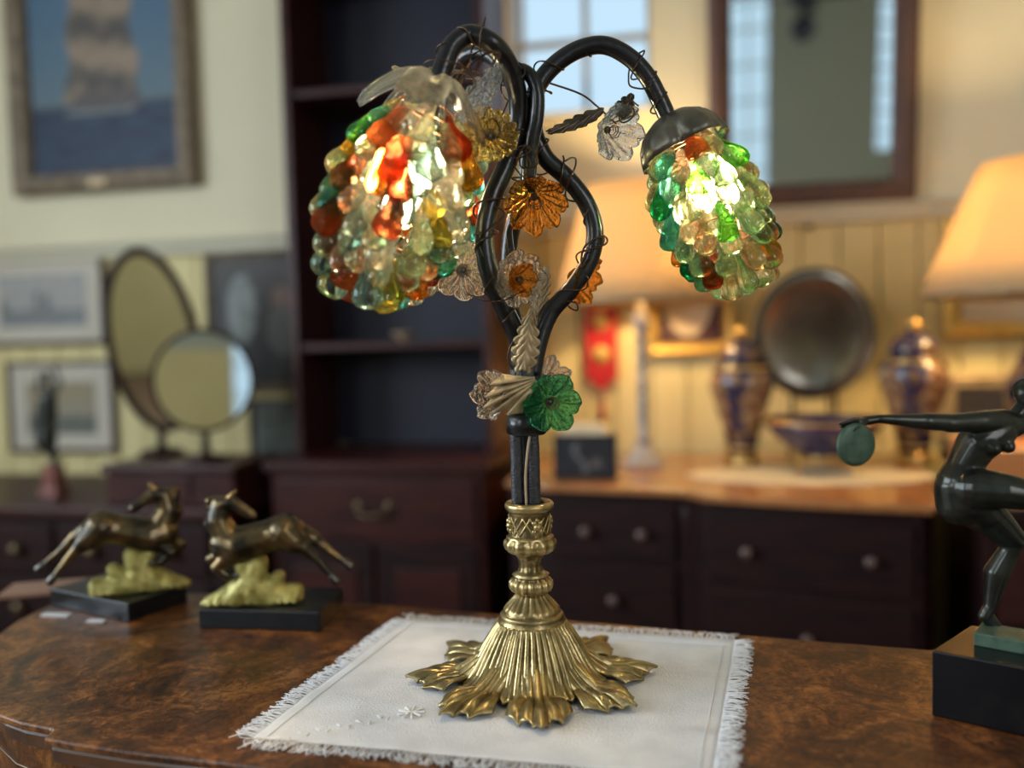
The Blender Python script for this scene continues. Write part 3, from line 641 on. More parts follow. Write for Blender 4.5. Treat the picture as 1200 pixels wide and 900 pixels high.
single('cream_booklet', m, M['lace'], 'cream folded booklet lying on top of the small black box', 'booklet', rw(u, v-.02, SZ+50*s+.0005), YAW, bevel=.002)
# doily
u0, v0 = son(950, 558); out = []
for i in range(96):
    a_ = 2*pi*i/96; k = 1+.035*cos(a_*16); out.append((.265*k*cos(a_), .125*k*sin(a_)))
m = MB(); m.prism(out, 0, .003); single('crochet_doily', m, M['lace'], 'cream scalloped crochet doily under the blue jars and bowl', 'doily', rw(u0, v0, SZ+.0005), YAW)
# ginger jars
def jar(px, py, label, hpx):
    u, v = son(px, py); g = rthing('ginger_jar', label, 'jar', u, v, SZ+.0035, 'lidded blue jars'); s = (rw(u, v, SZ)-CAM).length/F; H = hpx*s*1.03; r = 35*s
    q = MB(); q.rev([(r*.5, .0), (r*.5, H*.02), (r*.42, H*.05), (r*.42, H*.08)], 32)
    for i in range(4):
        a_ = pi/4+pi/2*i; q.tube([(r*.45*cos(a_), r*.45*sin(a_), H*.08), (r*.7*cos(a_), r*.7*sin(a_), H*.05), (r*.72*cos(a_), r*.72*sin(a_), 0)], .004, 8)
    q2 = q; part('stand', q2, M['jargold'], g)
    q = MB(); q.rev([(r*.42, H*.08), (r*.46, H*.12), (r*.55, H*.25), (r*.8, H*.42), (r*.98, H*.55), (r, H*.62), (r*.9, H*.69), (r*.62, H*.735), (r*.6, H*.75)], 40); b = part('body', q, M['cobalt'], g)
    for i in range(4):
        a_ = pi/2*i+.5
        def pan(x, y, a_=a_):
            aa = a_+(x-.5)*1.0*(.6+.4*sin(pi*y)); z = H*(.22+.46*y); rr = r*(.54+.47*max(0, min(1, (y)/.8)) if y < .85 else 1.01-(y-.85)*.9)
            return (rr*1.02*cos(aa), rr*1.02*sin(aa), z)
        q = MB(); q.grid(pan, 8, 12); part('painted_panel', q, M['jarcream'], b, solid=.001)
    for z_, rr in ((.13, .47), (.70, .88)): q = MB(); q.rev([(r*rr, H*(z_-.012)), (r*(rr+.02), H*z_), (r*rr, H*(z_+.012))], 32, capb=False, capt=False); part('gilt_band', q, M['jargold'], b)
    q = MB(); q.rev([(r*.68, H*.745), (r*.72, H*.765), (r*.66, H*.82), (r*.42, H*.88), (r*.12, H*.905)], 36); l_ = part('lid', q, M['cobalt'], g)
    q = MB(); q.rev([(r*.12, H*.90), (r*.2, H*.93), (r*.24, H*.955), (r*.14, H*.985), (r*.03, H)], 20); part('finial', q, M['jargold'], l_)
jar(870, 545, 'blue lidded ginger jar with gilt panels, left of the silver charger', 150)
jar(1071, 545, 'blue lidded ginger jar with gilt panels, right of the silver charger', 150)
# silver charger on a stand
u, v = son(948, 548); v = max(.12, v-.10); uc, zc = on_v(952, 391, v); s = (rw(uc, v, zc)-CAM).length/F
t = rthing('silver_charger', 'large round tarnished silver charger propped upright between the two jars', 'plate', uc, v, SZ+.0035)
mx = Matrix.Translation((0, 0, zc-SZ-.0035)) @ Matrix.Rotation(radians(8), 4, 'X') @ Matrix.Diagonal((1, 1, 1.13, 1)) @ Matrix.Rotation(pi/2, 4, 'X')
R = 62*s
q = MB(); q.rev([(.002, -.004), (R*.72, -.004), (R*.8, .001), (R*.97, .007), (R, .010), (R*.98, .013), (R*.8, .006), (R*.7, .0), (.002, .0)], 64, mx); dish = part('dish', q, M['silver'], t)
q = MB(); pts = [mx @ V((R*cos(2*pi*i/64), R*sin(2*pi*i/64), .01)) for i in range(65)]; q.tube(pts, .006, 8, False); part('gadrooned_rim', q, M['silver_d'], dish)
zb = zc-SZ-R*1.1
q = MB(); q.tube([(-.05, -.045, 0), (-.05, -.015, max(zb, .01)), (-.04, .03, zb+.08), (-.05, .06, 0)], .004, 8); q.tube([(.05, -.045, 0), (.05, -.015, max(zb, .01)), (.04, .03, zb+.08), (.05, .06, 0)], .004, 8); q.tube([(-.05, -.015, max(zb, .01)), (.05, -.015, max(zb, .01))], .004, 8); part('easel', q, M['mahog'], t)
# bowl
u, v = son(965, 553); s = (rw(u, v, SZ)-CAM).length/F; R = 64*s; z0_ = .035
t = rthing('blue_bowl', 'blue bowl with gilt rim on a footed gilt stand before the silver charger', 'bowl', u, v, SZ+.0035)
q = MB(); q.rev([(R*.35, z0_), (R*.38, z0_+.008), (R*.72, z0_+.035), (R*.92, z0_+.065), (R, z0_+.082), (R*.96, z0_+.082), (R*.86, z0_+.062), (R*.3, z0_+.012)], 48); b = part('bowl_body', q, mat('bowl_blue_glaze', (.014, .014, .075), .2, 0, (.035, .028, .10), 25, coat=.5), t)
q = MB(); q.rev([(R*.96, z0_+.079), (R*1.03, z0_+.08), (R*1.03, z0_+.087), (R*.96, z0_+.087)], 48, capb=False, capt=False); part('gilt_rim', q, M['jargold'], b)
q = MB(); q.rev([(R*.4, z0_-.004), (R*.42, z0_), (R*.36, z0_+.006)], 32)
for i in range(4):
    a_ = pi/4+pi/2*i; c_, s_ = cos(a_), sin(a_); q.tube(smooth_path([(R*.38*c_, R*.38*s_, z0_), (R*.62*c_, R*.62*s_, z0_+.006), (R*.6*c_, R*.6*s_, .015), (R*.72*c_, R*.72*s_, .003)], 4), .0045, 8)
part('stand', q, M['jargold'], t)
print('background done', len(bpy.data.objects))

# ================================================================== the foreground table
TZ = .76
def tz(px, py, z=TZ): p = on_z(px, py, z); return (p.x, p.y)
front = [(-24, 768), (-34, 790), (-28, 812), (0, 837), (25, 846), (57, 852), (63, 854), (51, 864), (90, 871), (150, 880), (264, 893), (420, 915), (700, 948), (1000, 985), (1400, 1040)]
back = [(1500, 800), (1200, 771), (1090, 761), (875, 744), (640, 724), (440, 707), (330, 699), (215, 694), (120, 697), (57, 709), (20, 727), (-8, 747)]
out = [tz(*p) for p in front+back]
cx_ = sum(p[0] for p in out)/len(out); cy_ = sum(p[1] for p in out)/len(out)
TB = thing('burl_table', 'burl walnut table with a shaped edge and glossy top, holding the glass lamp', 'table', (0, .8, 0))
o_ = [(x, y-.8) for x, y in out]
m = MB(); m.prism(o_, TZ-.008, TZ); part('tabletop', m, M['burl'], TB, bevel=.0025)
def inset(pts, d, yo=-.0):
    res = []; n = len(pts)
    for i in range(n):
        p0, p1, p2 = V(pts[i-1]), V(pts[i]), V(pts[(i+1) % n]); e1 = (p1-p0).normalized(); e2 = (p2-p1).normalized(); nn = (V((-e1.y, e1.x))+V((-e2.y, e2.x)))
        nn = nn.normalized() if nn.length > 1e-6 else V((0, 1)); res.append((p1.x+nn.x*d, p1.y+nn.y*d))
    return res
def sgn(pts): return sum(pts[i][0]*pts[(i+1) % len(pts)][1]-pts[(i+1) % len(pts)][0]*pts[i][1] for i in range(len(pts)))
S_ = 1 if sgn(o_) > 0 else -1
m = MB(); m.prism(inset(o_, .004*S_), TZ-.024, TZ-.008); part('edge_moulding', m, M['burl_dark'], TB, bevel=.004)
m = MB(); m.prism(inset(o_, .012*S_), TZ-.16, TZ-.024); part('apron', m, M['burl'], TB)
# gilt inlay line on the apron
ins = inset(o_, .0115*S_)
for zz in (.05,):
    q = MB(); q.tube([(x, y, TZ-zz) for x, y in ins[1:13]], .0007, 6); part('inlay_line', q, M['brassknob'], TB)
for (px, py) in ((-10, 800), (1300, 980), (1400, 830), (200, 712)):
    x, y = tz(px, py); y -= .8; x = x+.03 if px < 100 else x; q = MB(); q.rev([(.02, 0), (.024, .05), (.018, .1), (.03, .5), (.035, TZ-.15)], 20, Matrix.Translation((x, y, 0))); part('leg', q, M['burl_dark'], TB)

a_, b_ = tz(1084, 764), tz(1084, 1000); m = MB(); m.box(-.0005, .0005, b_[1]-.8, a_[1]-.8-.004, TZ-.001, TZ+.00012, Matrix.Translation((a_[0], 0, 0))); part('veneer_seam', m, M['burl_dark'], TB)
# linen mat with fringe
CZ0 = TZ+.0004
cA, cB, cC = V((*tz(296, 866), 0)), V((*tz(478, 727), 0)), V((*tz(862, 752), 0)); cD = V((*tz(835, 915), 0))
LC = on_z(625, 797, TZ)
def matp(s, t_, lift=0): p = (cA*(1-s)+cD*s)*(1-t_)+(cB*(1-s)+cC*s)*t_; fl = max(0, min(1, ((p-LC).xy.length-.125)/.05)); h = .0006+fl*(.0016*max(0, nz(p.x*22, p.y*16, 3))+.0034*max(0, nz(p.x*8+p.y*26, p.y*6, 8))**1.3); return V((p.x, p.y, CZ0+h+lift))
MTo = thing('linen_mat', 'white frayed linen mat with embroidered flower under the brass lamp base', 'cloth', (0, .8, 0)); off = V((0, -.8, 0))
q = MB(); q.grid(lambda a_, b_: matp(a_, b_)+off, 90, 60)
part('cloth', q, M['cloth'], MTo, solid=.0006)
q = MB(); r2 = random.Random(3)
edges = [(lambda k: (k, 1), V((0, 1)), 330, cB, cC), (lambda k: (0, k), V((-1, 0)), 300, cA, cB), (lambda k: (1, k), V((1, 0)), 300, cD, cC), (lambda k: (k, 0), V((0, -1)), 330, cA, cD)]
for f, dr, n_, ea, eb in edges:
    nd = (eb-ea).normalized(); outw = V((nd.y, -nd.x, 0)); mid = (cA+cC)/2
    if ((ea+eb)/2-mid).dot(outw) < 0: outw = -outw
    for i in range(n_):
        k = (i+r2.random())/n_; p = matp(*f(k))+off; L = .012+.008*r2.random(); cu1 = (r2.random()-.5)*1.4; cu2 = (r2.random()-.5)*2.2
        pts = [p-outw*.001, p+outw*L*.5+nd*L*.25*cu1+V((0, 0, .0006+.001*r2.random())), p+outw*L+nd*L*.4*cu2+V((0, 0, .0002+.0008*r2.random()))]
        q.tube(smooth_path(pts, 3), .00042, 4)
for (ux, uy) in ((0, 1),):
    for i in range(5):
        p = matp(0, 1)+off; q.tube(smooth_path([p, p+V((-.004+.002*i, .006, .003)), p+V((-.006+.003*i, .012+.002*r2.random(), .004*r2.random())), p+V((.004*r2.random()-.01+.003*i, .016, .001))], 4), .0005, 4)
o = part('fringe', q, M['thread'], MTo); o['kind'] = 'stuff'
# embroidery
q = MB(); ec = V((*tz(482, 838), 0))+off
def petal(c, ang, L, w_):
    q.capsule(c+V((cos(ang), sin(ang), 0))*L*.3+V((0, 0, CZ0+.0022)), w_*.6, c+V((cos(ang), sin(ang), 0))*L+V((0, 0, CZ0+.0022)), w_, 8)
for i in range(9): petal(ec, 2*pi*i/9, .011, .0013)
for i in range(5): petal(ec, 2*pi*i/5, .004, .001)
for i in range(14):
    x = -.010-.0065*i; c = V((*tz(482-13*(i+2)*.9, 838+2.4*(i+2)), 0))+off; petal(c, radians(120 if i % 2 else 240)+r2.random()*.5, .006, .0010)
part('embroidery', q, M['thread2'], MTo)
# raised hem ridges near the edges
q = MB()
for t_ in (.94, .955): q.tube([matp(k/60*.98+.01, t_, .0006)+off for k in range(61)], .0004, 4)
for s_ in (.03, .97): q.tube([matp(s_, k/60*.98+.01, .0006)+off for k in range(61)], .0004, 4)
part('drawn_thread_hem', q, M['thread'], MTo)

# ================================================================== the glass flower lamp
LB = on_z(625, 797, TZ); LB.z = TZ+.0028
LY = LB.y
def lp(px, py, dy=0.):
    """point on the upright plane through the lamp's axis (dy behind it), in the lamp's own coordinates"""
    r = ray(px, py); p = CAM+r*((LY+dy)/r.y); return p-LB
LD = (LB-CAM).length; S = LY/F*1.0
LT = thing('glass_flower_lamp', 'lit lamp with shades of coloured glass drops on a brass candlestick base', 'lamp', LB)
def zz_(py): return lp(618, py).z
# fluted skirt
def skirt(a_, b_):
    th = a_*2*pi; s = b_
    r = .0305+.028*s+.003*s**4; z = .0525*(1-s)**.9*(1+.12*s)+.0026
    lobe = max(0, cos(8*(th-LOBE0)))
    fl = cos(44*th); r2_ = r*(1+.035*fl*min(1, s*3+.4)); r2_ += s**3*.003*lobe+s**5*.0022*cos(24*th)
    return V((r2_*cos(th), r2_*sin(th), z-.002*s*fl*.4))
LOBE0 = radians(-88)
q = MB(); vs = []; NU, NVv = 528, 26
for i in range(NU):
    for j in range(NVv+1): vs.append(skirt(i/NU, j/NVv))
fs = [(i*(NVv+1)+j, i*(NVv+1)+j+1, ((i+1) % NU)*(NVv+1)+j+1, ((i+1) % NU)*(NVv+1)+j) for i in range(NU) for j in range(NVv)]
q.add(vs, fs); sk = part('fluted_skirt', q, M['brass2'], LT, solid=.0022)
# palmette feet
def foot(a_, b_, L=1., W=1.):
    s = a_; v = (b_-.5)*2
    tip = 1-.36*abs(v)**1.25-.11*abs(sin(v*pi*1.5))**1.5*(1-.3*abs(v))-.035*abs(sin(v*pi*4.5))
    ss = s*tip
    r = .043+.079*L*ss
    wdt = (.0125+.0010*sin(s*3)+.0175*max(0, (s-.45)/.55)**.95)*W
    zc_ = .026*(1-min(1, s/.62))**1.5+.0046+.0045*sin(pi*min(1, max(0, (s-.45)/.55)))
    z = zc_-.003*v*v*(s > .0)+.0030*(abs(cos(v*pi*2.25))**.7*2-1)*min(1, s*2.2)*(1-.25*s)-.0016*s**6
    return V((r, v*wdt*(1-.1*s**8), max(z, .0012)))
for k in range(8):
    q = MB(); jit = rnd.uniform(.93, 1.04); q.grid(lambda a_, b_: foot(a_, b_, jit, rnd.uniform(.999, 1.001)*1.02), 44, 54); o = part('leaf_foot', q, M['brass2'], sk, solid=.003)
    o.rotation_euler = (0, 0, LOBE0+2*pi*k/8)
    q = MB(); q.grid(lambda a_, b_: V((.046+.026*a_*(1-.2*abs(b_-.5)*2-.12*abs(sin(b_*9))), (b_-.5)*.023*(1+.2*a_), .022*(1-a_)**1.4+.0036+.0012*cos((b_-.5)*22)*a_)), 18, 24)
    o = part('small_leaf', q, M['brass2'], sk, solid=.002); o.rotation_euler = (0, 0, LOBE0+2*pi*(k+.5)/8)
# candlestick
prof = []
for py, hw_ in [(742, 34), (739, 39), (731, 40.5), (724, 40), (721, 37), (719, 38), (717, 36), (715, 33), (712, 33.5), (709, 30), (703, 24.5), (697, 19), (692, 16)]: prof.append((hw_*S, zz_(py)))
n1 = len(prof)
def fl1(a_, j, z): return 1+(.045*cos(20*a_) if j >= 9 else 0)
q = MB(); q.rev(prof, 160, fn=fl1); part('bell_foot', q, M['brass'], LT)
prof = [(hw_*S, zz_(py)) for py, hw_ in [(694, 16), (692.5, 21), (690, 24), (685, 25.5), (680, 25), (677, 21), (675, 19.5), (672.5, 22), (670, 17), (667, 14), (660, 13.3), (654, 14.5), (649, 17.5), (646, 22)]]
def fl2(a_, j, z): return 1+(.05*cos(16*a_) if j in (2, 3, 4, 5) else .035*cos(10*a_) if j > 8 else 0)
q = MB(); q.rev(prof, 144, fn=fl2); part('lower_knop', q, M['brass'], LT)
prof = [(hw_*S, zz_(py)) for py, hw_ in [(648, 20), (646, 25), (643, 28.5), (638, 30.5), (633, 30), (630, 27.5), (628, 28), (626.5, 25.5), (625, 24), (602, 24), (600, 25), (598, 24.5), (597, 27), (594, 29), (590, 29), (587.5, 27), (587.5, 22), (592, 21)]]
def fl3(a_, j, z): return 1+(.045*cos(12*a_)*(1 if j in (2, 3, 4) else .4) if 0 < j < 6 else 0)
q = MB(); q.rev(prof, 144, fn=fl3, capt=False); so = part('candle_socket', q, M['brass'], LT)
# lattice relief on the socket
q = MB(); zlo, zhi = zz_(624), zz_(603)
for k in range(18):
    for sg in (1, -1):
        if (k % 9) in (4, 8): continue
        q.tube([((24.4*S)*cos(2*pi*(k+sg*t_*1.6)/18), (24.4*S)*sin(2*pi*(k+sg*t_*1.6)/18), zlo+(zhi-zlo)*t_) for t_ in [i/8 for i in range(9)]], .0009, 5)
part('lattice_relief', q, M['brass'], so)
for k in range(4):
    q = MB(); a_ = -pi/2+.35+pi/2*k; c_ = V((24.4*S*cos(a_), 24.4*S*sin(a_), (zlo+zhi)/2))
    for (dx, dz_, rr) in ((0, 0, .004), (-.003, .004, .0026), (.003, .004, .0026), (0, .0065, .002), (-.003, -.004, .0025), (.003, -.004, .0025)): q.ball(c_+V((-sin(a_)*dx, cos(a_)*dx, dz_)), rr, 6)
    part('rosette', q, M['brass'], so)

# black stems and arms
def tubepart(name, pts, r, mm='black', n=14, ns=8, label=None, parent=None):
    q = MB(); P = smooth_path(pts, ns); q.tube(P, r, n); return part(name, q, M[mm], parent or LT, label), P
for (x0, x1, dy) in ((606, 603, -.006), (625.5, 622, -.006), (616, 613, .012)):
    tubepart('stem_tube', [lp(x0+1, 592, dy), lp(x0, 560, dy), lp(x0-.5, 530, dy), lp(x1, 490, dy)], 7.6*S, 'blackfab')
tubepart('flex_cord', [lp(617, 592, -.013), lp(616, 560, -.014), lp(618, 530, -.015), lp(622, 505, -.014)], .0012, 'tanwire')
q = MB(); q.rev([(.0165, lp(617, 509).z), (.0185, lp(617, 507).z), (.0185, lp(617, 488).z), (.016, lp(617, 485).z)], 32, Matrix.Translation((lp(617, 498).x, .0, 0))); part('collar', q, M['black'], LT)
q = MB(); q.tube([lp(616, 490), lp(615, 440), lp(617, 398)], [.0155, .0145, .013], 20); part('upper_stem', q, M['blackfab'], LT)
paths = []
_, P = tubepart('arm', [lp(610, 432, -.004), lp(606, 395, -.006), lp(590, 360, -.012), lp(573, 318, -.018), lp(568, 275, -.018), lp(577, 232, -.014), lp(595, 190, -.008), lp(606, 150, -.006), lp(607, 115, -.012), lp(597, 78, -.028), lp(578, 52, -.046), lp(551, 41, -.045), lp(531, 53, -.05), lp(520, 78, -.054), lp(511, 106, -.055)], .0088); paths.append(P)
_, P = tubepart('arm', [lp(624, 440, -.004), lp(632, 400, -.002), lp(645, 367, 0), lp(670, 338, 0), lp(691, 305, 0), lp(697, 270, 0), lp(687, 238, 0), lp(664, 208, 0), lp(640, 186, 0), lp(628, 160, 0), lp(624, 130, 0), lp(631, 100, 0), lp(650, 76, 0), lp(678, 58, 0), lp(708, 53, 0), lp(736, 66, 0), lp(758, 89, 0), lp(773, 117, 0), lp(784, 142, 0)], .0082); paths.append(P)
_, P = tubepart('arm', [lp(617, 430, .01), lp(604, 380, .02), lp(596, 330, .03), lp(598, 280, .03), lp(610, 235, .02), lp(617, 200, .012), lp(617, 150, .01), lp(606, 110, .02), lp(590, 80, .04), lp(568, 62, .06), lp(546, 66, .08), lp(533, 90, .09), lp(528, 125, .095)], .0078); paths.append(P)
tubepart('hook', [lp(606, 84, .0), lp(613, 83, -.012), lp(624, 92, -.016), lp(630, 112, -.017), lp(629, 140, -.016), lp(624, 165, -.014), lp(621, 195, -.010), lp(620, 225, -.006)], .0064, 'black')
def wrap(P, s0, s1, turns, r, th, mm='wire', seed=0, wob=.3):
    rr = random.Random(seed); n = int(turns*16)+4; q = MB(); pts = []
    for i in range(n+1):
        f = s0+(s1-s0)*i/n; x = f*(len(P)-1); k = min(int(x), len(P)-2); p = P[k].lerp(P[k+1], x-k); t_ = (P[k+1]-P[k]).normalized()
        n1_ = t_.cross(V((0, 1, 0))).normalized(); b1 = t_.cross(n1_); a_ = 2*pi*turns*i/n+seed
        ro = r*(1+wob*sin(a_*.37+seed)+wob*.5*rr.random()*0); pts.append(p+(n1_*cos(a_)+b1*sin(a_))*ro)
    q.tube(smooth_path(pts, 2), th, 6); part('twisted_wire', q, M[mm], LT)
wrap(paths[0], .12, .45, 4.5, .0105, .0009, seed=1); wrap(paths[0], .62, .97, 5.5, .0112, .0008, seed=2, wob=.5)
wrap(paths[1], .10, .42, 4.0, .0100, .0009, seed=3); wrap(paths[1], .55, .75, 3, .0102, .0008, seed=4, wob=.4); wrap(paths[1], .84, .97, 3, .0098, .0008, seed=5)
wrap(paths[2], .45, .95, 7, .0105, .0008, seed=6, wob=.6); wrap(paths[1], .3, .55, 3, .012, .0009, seed=8, wob=.5)
def squig(c, rad, n, seed, th=.0008, mm='wire', dirn=None):
    rr = random.Random(seed); pts = []; a_ = rr.random()*6; tl_ = V((rr.uniform(-1, 1), rr.uniform(-1, 1), rr.uniform(-1, 1)))
    for i in range(n):
        a_ += rr.uniform(.7, 1.3); R_ = rad*rr.uniform(.5, 1)
        p = V((cos(a_)*R_, sin(a_*.8)*R_*.5, sin(a_)*R_))+tl_*rad*(i/n-.5)
        if dirn is not None: p += dirn*(i/n)
        pts.append(c+p)
    q = MB(); q.tube(smooth_path(pts, 6), th, 6); part('twisted_wire', q, M[mm], LT)
for i, (x, y, dy, r_, n_, d_) in enumerate([(566, 78, -.045, .017, 13, None), (552, 96, -.05, .015, 10, None), (575, 62, -.05, .010, 8, V((-.01, 0, -.02))), (560, 115, -.04, .012, 9, V((0, 0, -.02))), (600, 172, -.02, .014, 10, V((.015, 0, -.02))), (618, 185, -.025, .012, 9, None), (585, 160, -.03, .010, 8, None), (575, 152, -.045, .010, 9, None),
      (694, 280, -.01, .012, 8, V((-.004, 0, -.03))), (690, 330, 0, .014, 7, V((-.03, 0, -.03))), (560, 270, -.028, .010, 6, V((.03, 0, .02))), (552, 345, -.025, .006, 6, V((.06, 0, -.004))), (600, 400, -.02, .008, 7, V((0, 0, -.04))), (640, 85, .0, .008, 7, V((-.02, 0, -.05))), (735, 130, -.01, .010, 8, None), (745, 85, -.01, .008, 7, V((.01, 0, -.02))), (600, 120, -.01, .014, 9, V((0, 0, -.04))), (612, 215, -.02, .011, 8, V((0, 0, .03))), (540, 100, -.06, .013, 9, V((-.01, 0, .01)))]):
    squig(lp(x, y, dy), r_, n_, 40+i, dirn=d_)

# glass flowers and gilt leaves
def frame_dir(p, d, roll=0): return Matrix.Translation(p) @ V(d).normalized().to_track_quat('Z', 'Y').to_matrix().to_4x4() @ Matrix.Rotation(roll, 4, 'Z')
def flower(px, py, dy, rpx, d, mm, lobes=6, deep=.7, label=None, roll=0., centre=None, seed=0):
    R_ = rpx*S*(LY+dy)/LY; mx = frame_dir(lp(px, py, dy), d, roll); q = MB()
    NUu, NVw = 96, 16; vs = []
    for i in range(NUu):
        for j in range(NVw+1):
            a_ = 2*pi*i/NUu; s = j/NVw; lob = abs(cos(lobes*a_/2))**.6
            r_ = R_*(.10+.90*s**.8)*(1-.20*s*s*(1-lob))*(1+.03*sin(3*a_+seed)*s)
            h = -R_*deep*(1-s)**1.5+R_*(.13*sin(lobes*a_+1.2)*s*s+.05*cos(lobes*3*a_)*s+.04*sin(lobes*2*a_+s*6)*s)-R_*.22*max(0, s-.8)*5*.5*lob+R_*.05*cos(lobes*2*a_)*sin(pi*s)
            vs.append((r_*cos(a_), r_*sin(a_), h))
    fs = [(i*(NVw+1)+j, ((i+1) % NUu)*(NVw+1)+j, ((i+1) % NUu)*(NVw+1)+j+1, i*(NVw+1)+j+1) for i in range(NUu) for j in range(NVw)]
    q.add(vs, fs, True, mx); o = part('glass_flower', q, GW[mm], LT, label, solid=.0018)
    q = MB(); q.ball((0, 0, -R_*deep*.8), R_*.13, 8, mx); part('flower_centre', q, M['pewter'] if centre is None else GW[centre], o)
    # wire pistil spiral
    q = MB(); q.tube([mx @ V((R_*.12*cos(k*.9)*(1+k*.05), R_*.12*sin(k*.9)*(1+k*.05), -R_*deep*.6+R_*.012*k)) for k in range(22)], .0005, 5); part('flower_wire', q, M['wire'], o)
    return o
flower(628, 242, -.022, 38, (.05, -.75, -.55), 'amber', 8, .8, 'amber rippled glass flower, uppermost on the stem')
flower(611, 327, -.028, 34, (.45, -.85, -.15), 'clear', 7, .8, 'clear glass flower with an amber heart', centre='amber', seed=2)
flower(613, 328, -.034, 20, (.45, -.85, -.15), 'amber', 5, .9, 'small amber glass flower set inside the clear one', seed=5)
flower(690, 330, .006, 30, (.75, -.5, -.3), 'amber', 6, .9, 'amber glass flower on the right loop', seed=3)
flower(648, 473, -.028, 36, (.25, -.9, -.1), 'green', 6, .45, 'emerald green glass flower beside the collar', seed=4)
flower(572, 462, -.020, 31, (-.7, -.65, .1), 'clear', 6, .8, 'clear glass flower with gilt leaf on the stem left', seed=6)
flower(652, 438, .012, 28, (.6, -.5, .5), 'clear', 6, .7, seed=7)
flower(574, 158, -.052, 33, (.05, -1, .1), 'gold', 16, .22, 'flat golden rippled glass rosette', seed=8)
flower(728, 156, -.012, 34, (.5, -.8, -.35), 'ice', 6, 1.0, 'clear trumpet glass flower hanging under the right arm', seed=9)
flower(543, 317, -.012, 36, (.1, -.95, -.1), 'clear', 8, .5, 'broad clear crinkled glass flower beside the left shade', seed=10)
flower(425+70, 95, .04, 30, (-.5, -.5, .7), 'gold', 7, .8, seed=12)
def leaf(pa, pb, wid, nrm, mm, n=6, label=None, curl=.15, name='leaf', flip=False):
    pa, pb = V(pa), V(pb); d = pb-pa; L = d.length; z_ = d.normalized(); y_ = V(nrm)-z_*V(nrm).dot(z_); y_.normalize(); x_ = z_.cross(y_)
    def fn(a_, b_):
        s = a_; v = (b_-.5)*2; e_ = 1-s if flip else s; env = (sin(pi*min(1, (e_*.93+.05)))**.55)*(1-.45*e_)
        ph = (s*n-abs(v)*.75) % 1.0
        w_ = wid*env*(.70+.30*abs(sin(pi*(s*n-.4))))
        h = .0035*(1-abs(v))**1.2+.0016*abs(sin(pi*(s*n-abs(v)*1.6)))*min(1, abs(v)*3)+curl*L*(s-.5)**2
        return pa+d*(s+.07*abs(v))+x_*(v*w_)+y_*h
    q = MB(); q.grid(fn, 60, 24); part(name, q, mm, LT, label, solid=.0012)
leaf(lp(623, 360, -.026), lp(613, 432, -.024), 20*S, (0, -1, .1), M['leafgold'], 6, flip=True, label= 'pale gilt feather leaf on the front of the stem', name='gilt_leaf')
fa, fb = lp(628, 446, -.026), lp(566, 478, -.036); fd = fb-fa; fl_ = fd.length; fd.normalize(); fy = V((.15, -1, .2)); fy = (fy-fd*fy.dot(fd)).normalized(); fx = fd.cross(fy)
def fan_leaf(a_, b_):
    v = (b_-.5)*2; tip = 1-.40*abs(v)**1.4-.16*abs(sin(v*pi*2.5)); s_ = a_*tip
    return fa+fd*(fl_*s_)+fx*(v*(.004+.0155*a_**1.3))+fy*(.0022*cos(v*pi*5)*a_+.004*sin(pi*a_)-.004*a_*a_)
q = MB(); q.grid(fan_leaf, 40, 50); part('gilt_leaf', q, M['leafgold'], LT, 'fan shaped gilt leaf beside the green flower', solid=.0016)
leaf(lp(628, 372, .008), lp(640, 315, .004), 13*S, (.1, -1, .1), M['leafgold'], 6, name='gilt_leaf')
leaf(lp(708, 132, -.005), lp(645, 157, -.012), 13*S, (.2, -.8, .6), M['darkleaf'], 5, name='bronze_leaf')
leaf(lp(724, 140, .0), lp(739, 114, .01), 14*S, (.2, -.9, .3), M['darkleaf'], 4, name='bronze_leaf')
leaf(lp(518, 100, .02), lp(462, 84, .01), 17*S, (0, -.6, .8), M['leafgold'], 5, name='gilt_leaf')
leaf(lp(544, 140, -.066), lp(584, 80, -.064), 20*S, (0, -1, .1), GW['ice'], 5, 'clear glass leaf above the golden rosette', name='glass_leaf')
tubepart('flower_stalk', [lp(722, 145, .0), lp(700, 125, .01), lp(680, 110, .012), lp(640, 96, .006)], .001, 'wire', 6)
tubepart('flower_stalk', [lp(600, 300, -.02), lp(597, 270, -.01), lp(605, 262, .0)], .003, 'black', 8)

# shades of wired glass drops
def drop_mesh(kind):
    q = MB()
    if kind == 0: pr = [(.05, 0), (.13, .03), (.17, .10), (.19, .22), (.23, .38), (.30, .55), (.355, .70), (.36, .82), (.30, .93), (.18, .99), (.03, 1.0)]
    elif kind == 1: pr = [(.05, 0), (.20, .03), (.26, .12), (.27, .3), (.29, .5), (.32, .66), (.335, .80), (.29, .92), (.17, .985), (.03, 1.0)]
    else: pr = [(.03, 0), (.09, .04), (.12, .18), (.17, .36), (.29, .55), (.39, .72), (.385, .85), (.29, .955), (.15, .995), (.03, 1.0)]
    q.rev(pr, 20); return q.v, q.f, q.sm
dm = {}
def drop_me(kind, key):
    if (kind, key) not in dm:
        q = MB(); q.v, q.f, q.sm = drop_mesh(kind); me = q.mesh('glass_drop'); me.materials.append(GL[key]); dm[(kind, key)] = me
    return dm[(kind, key)]
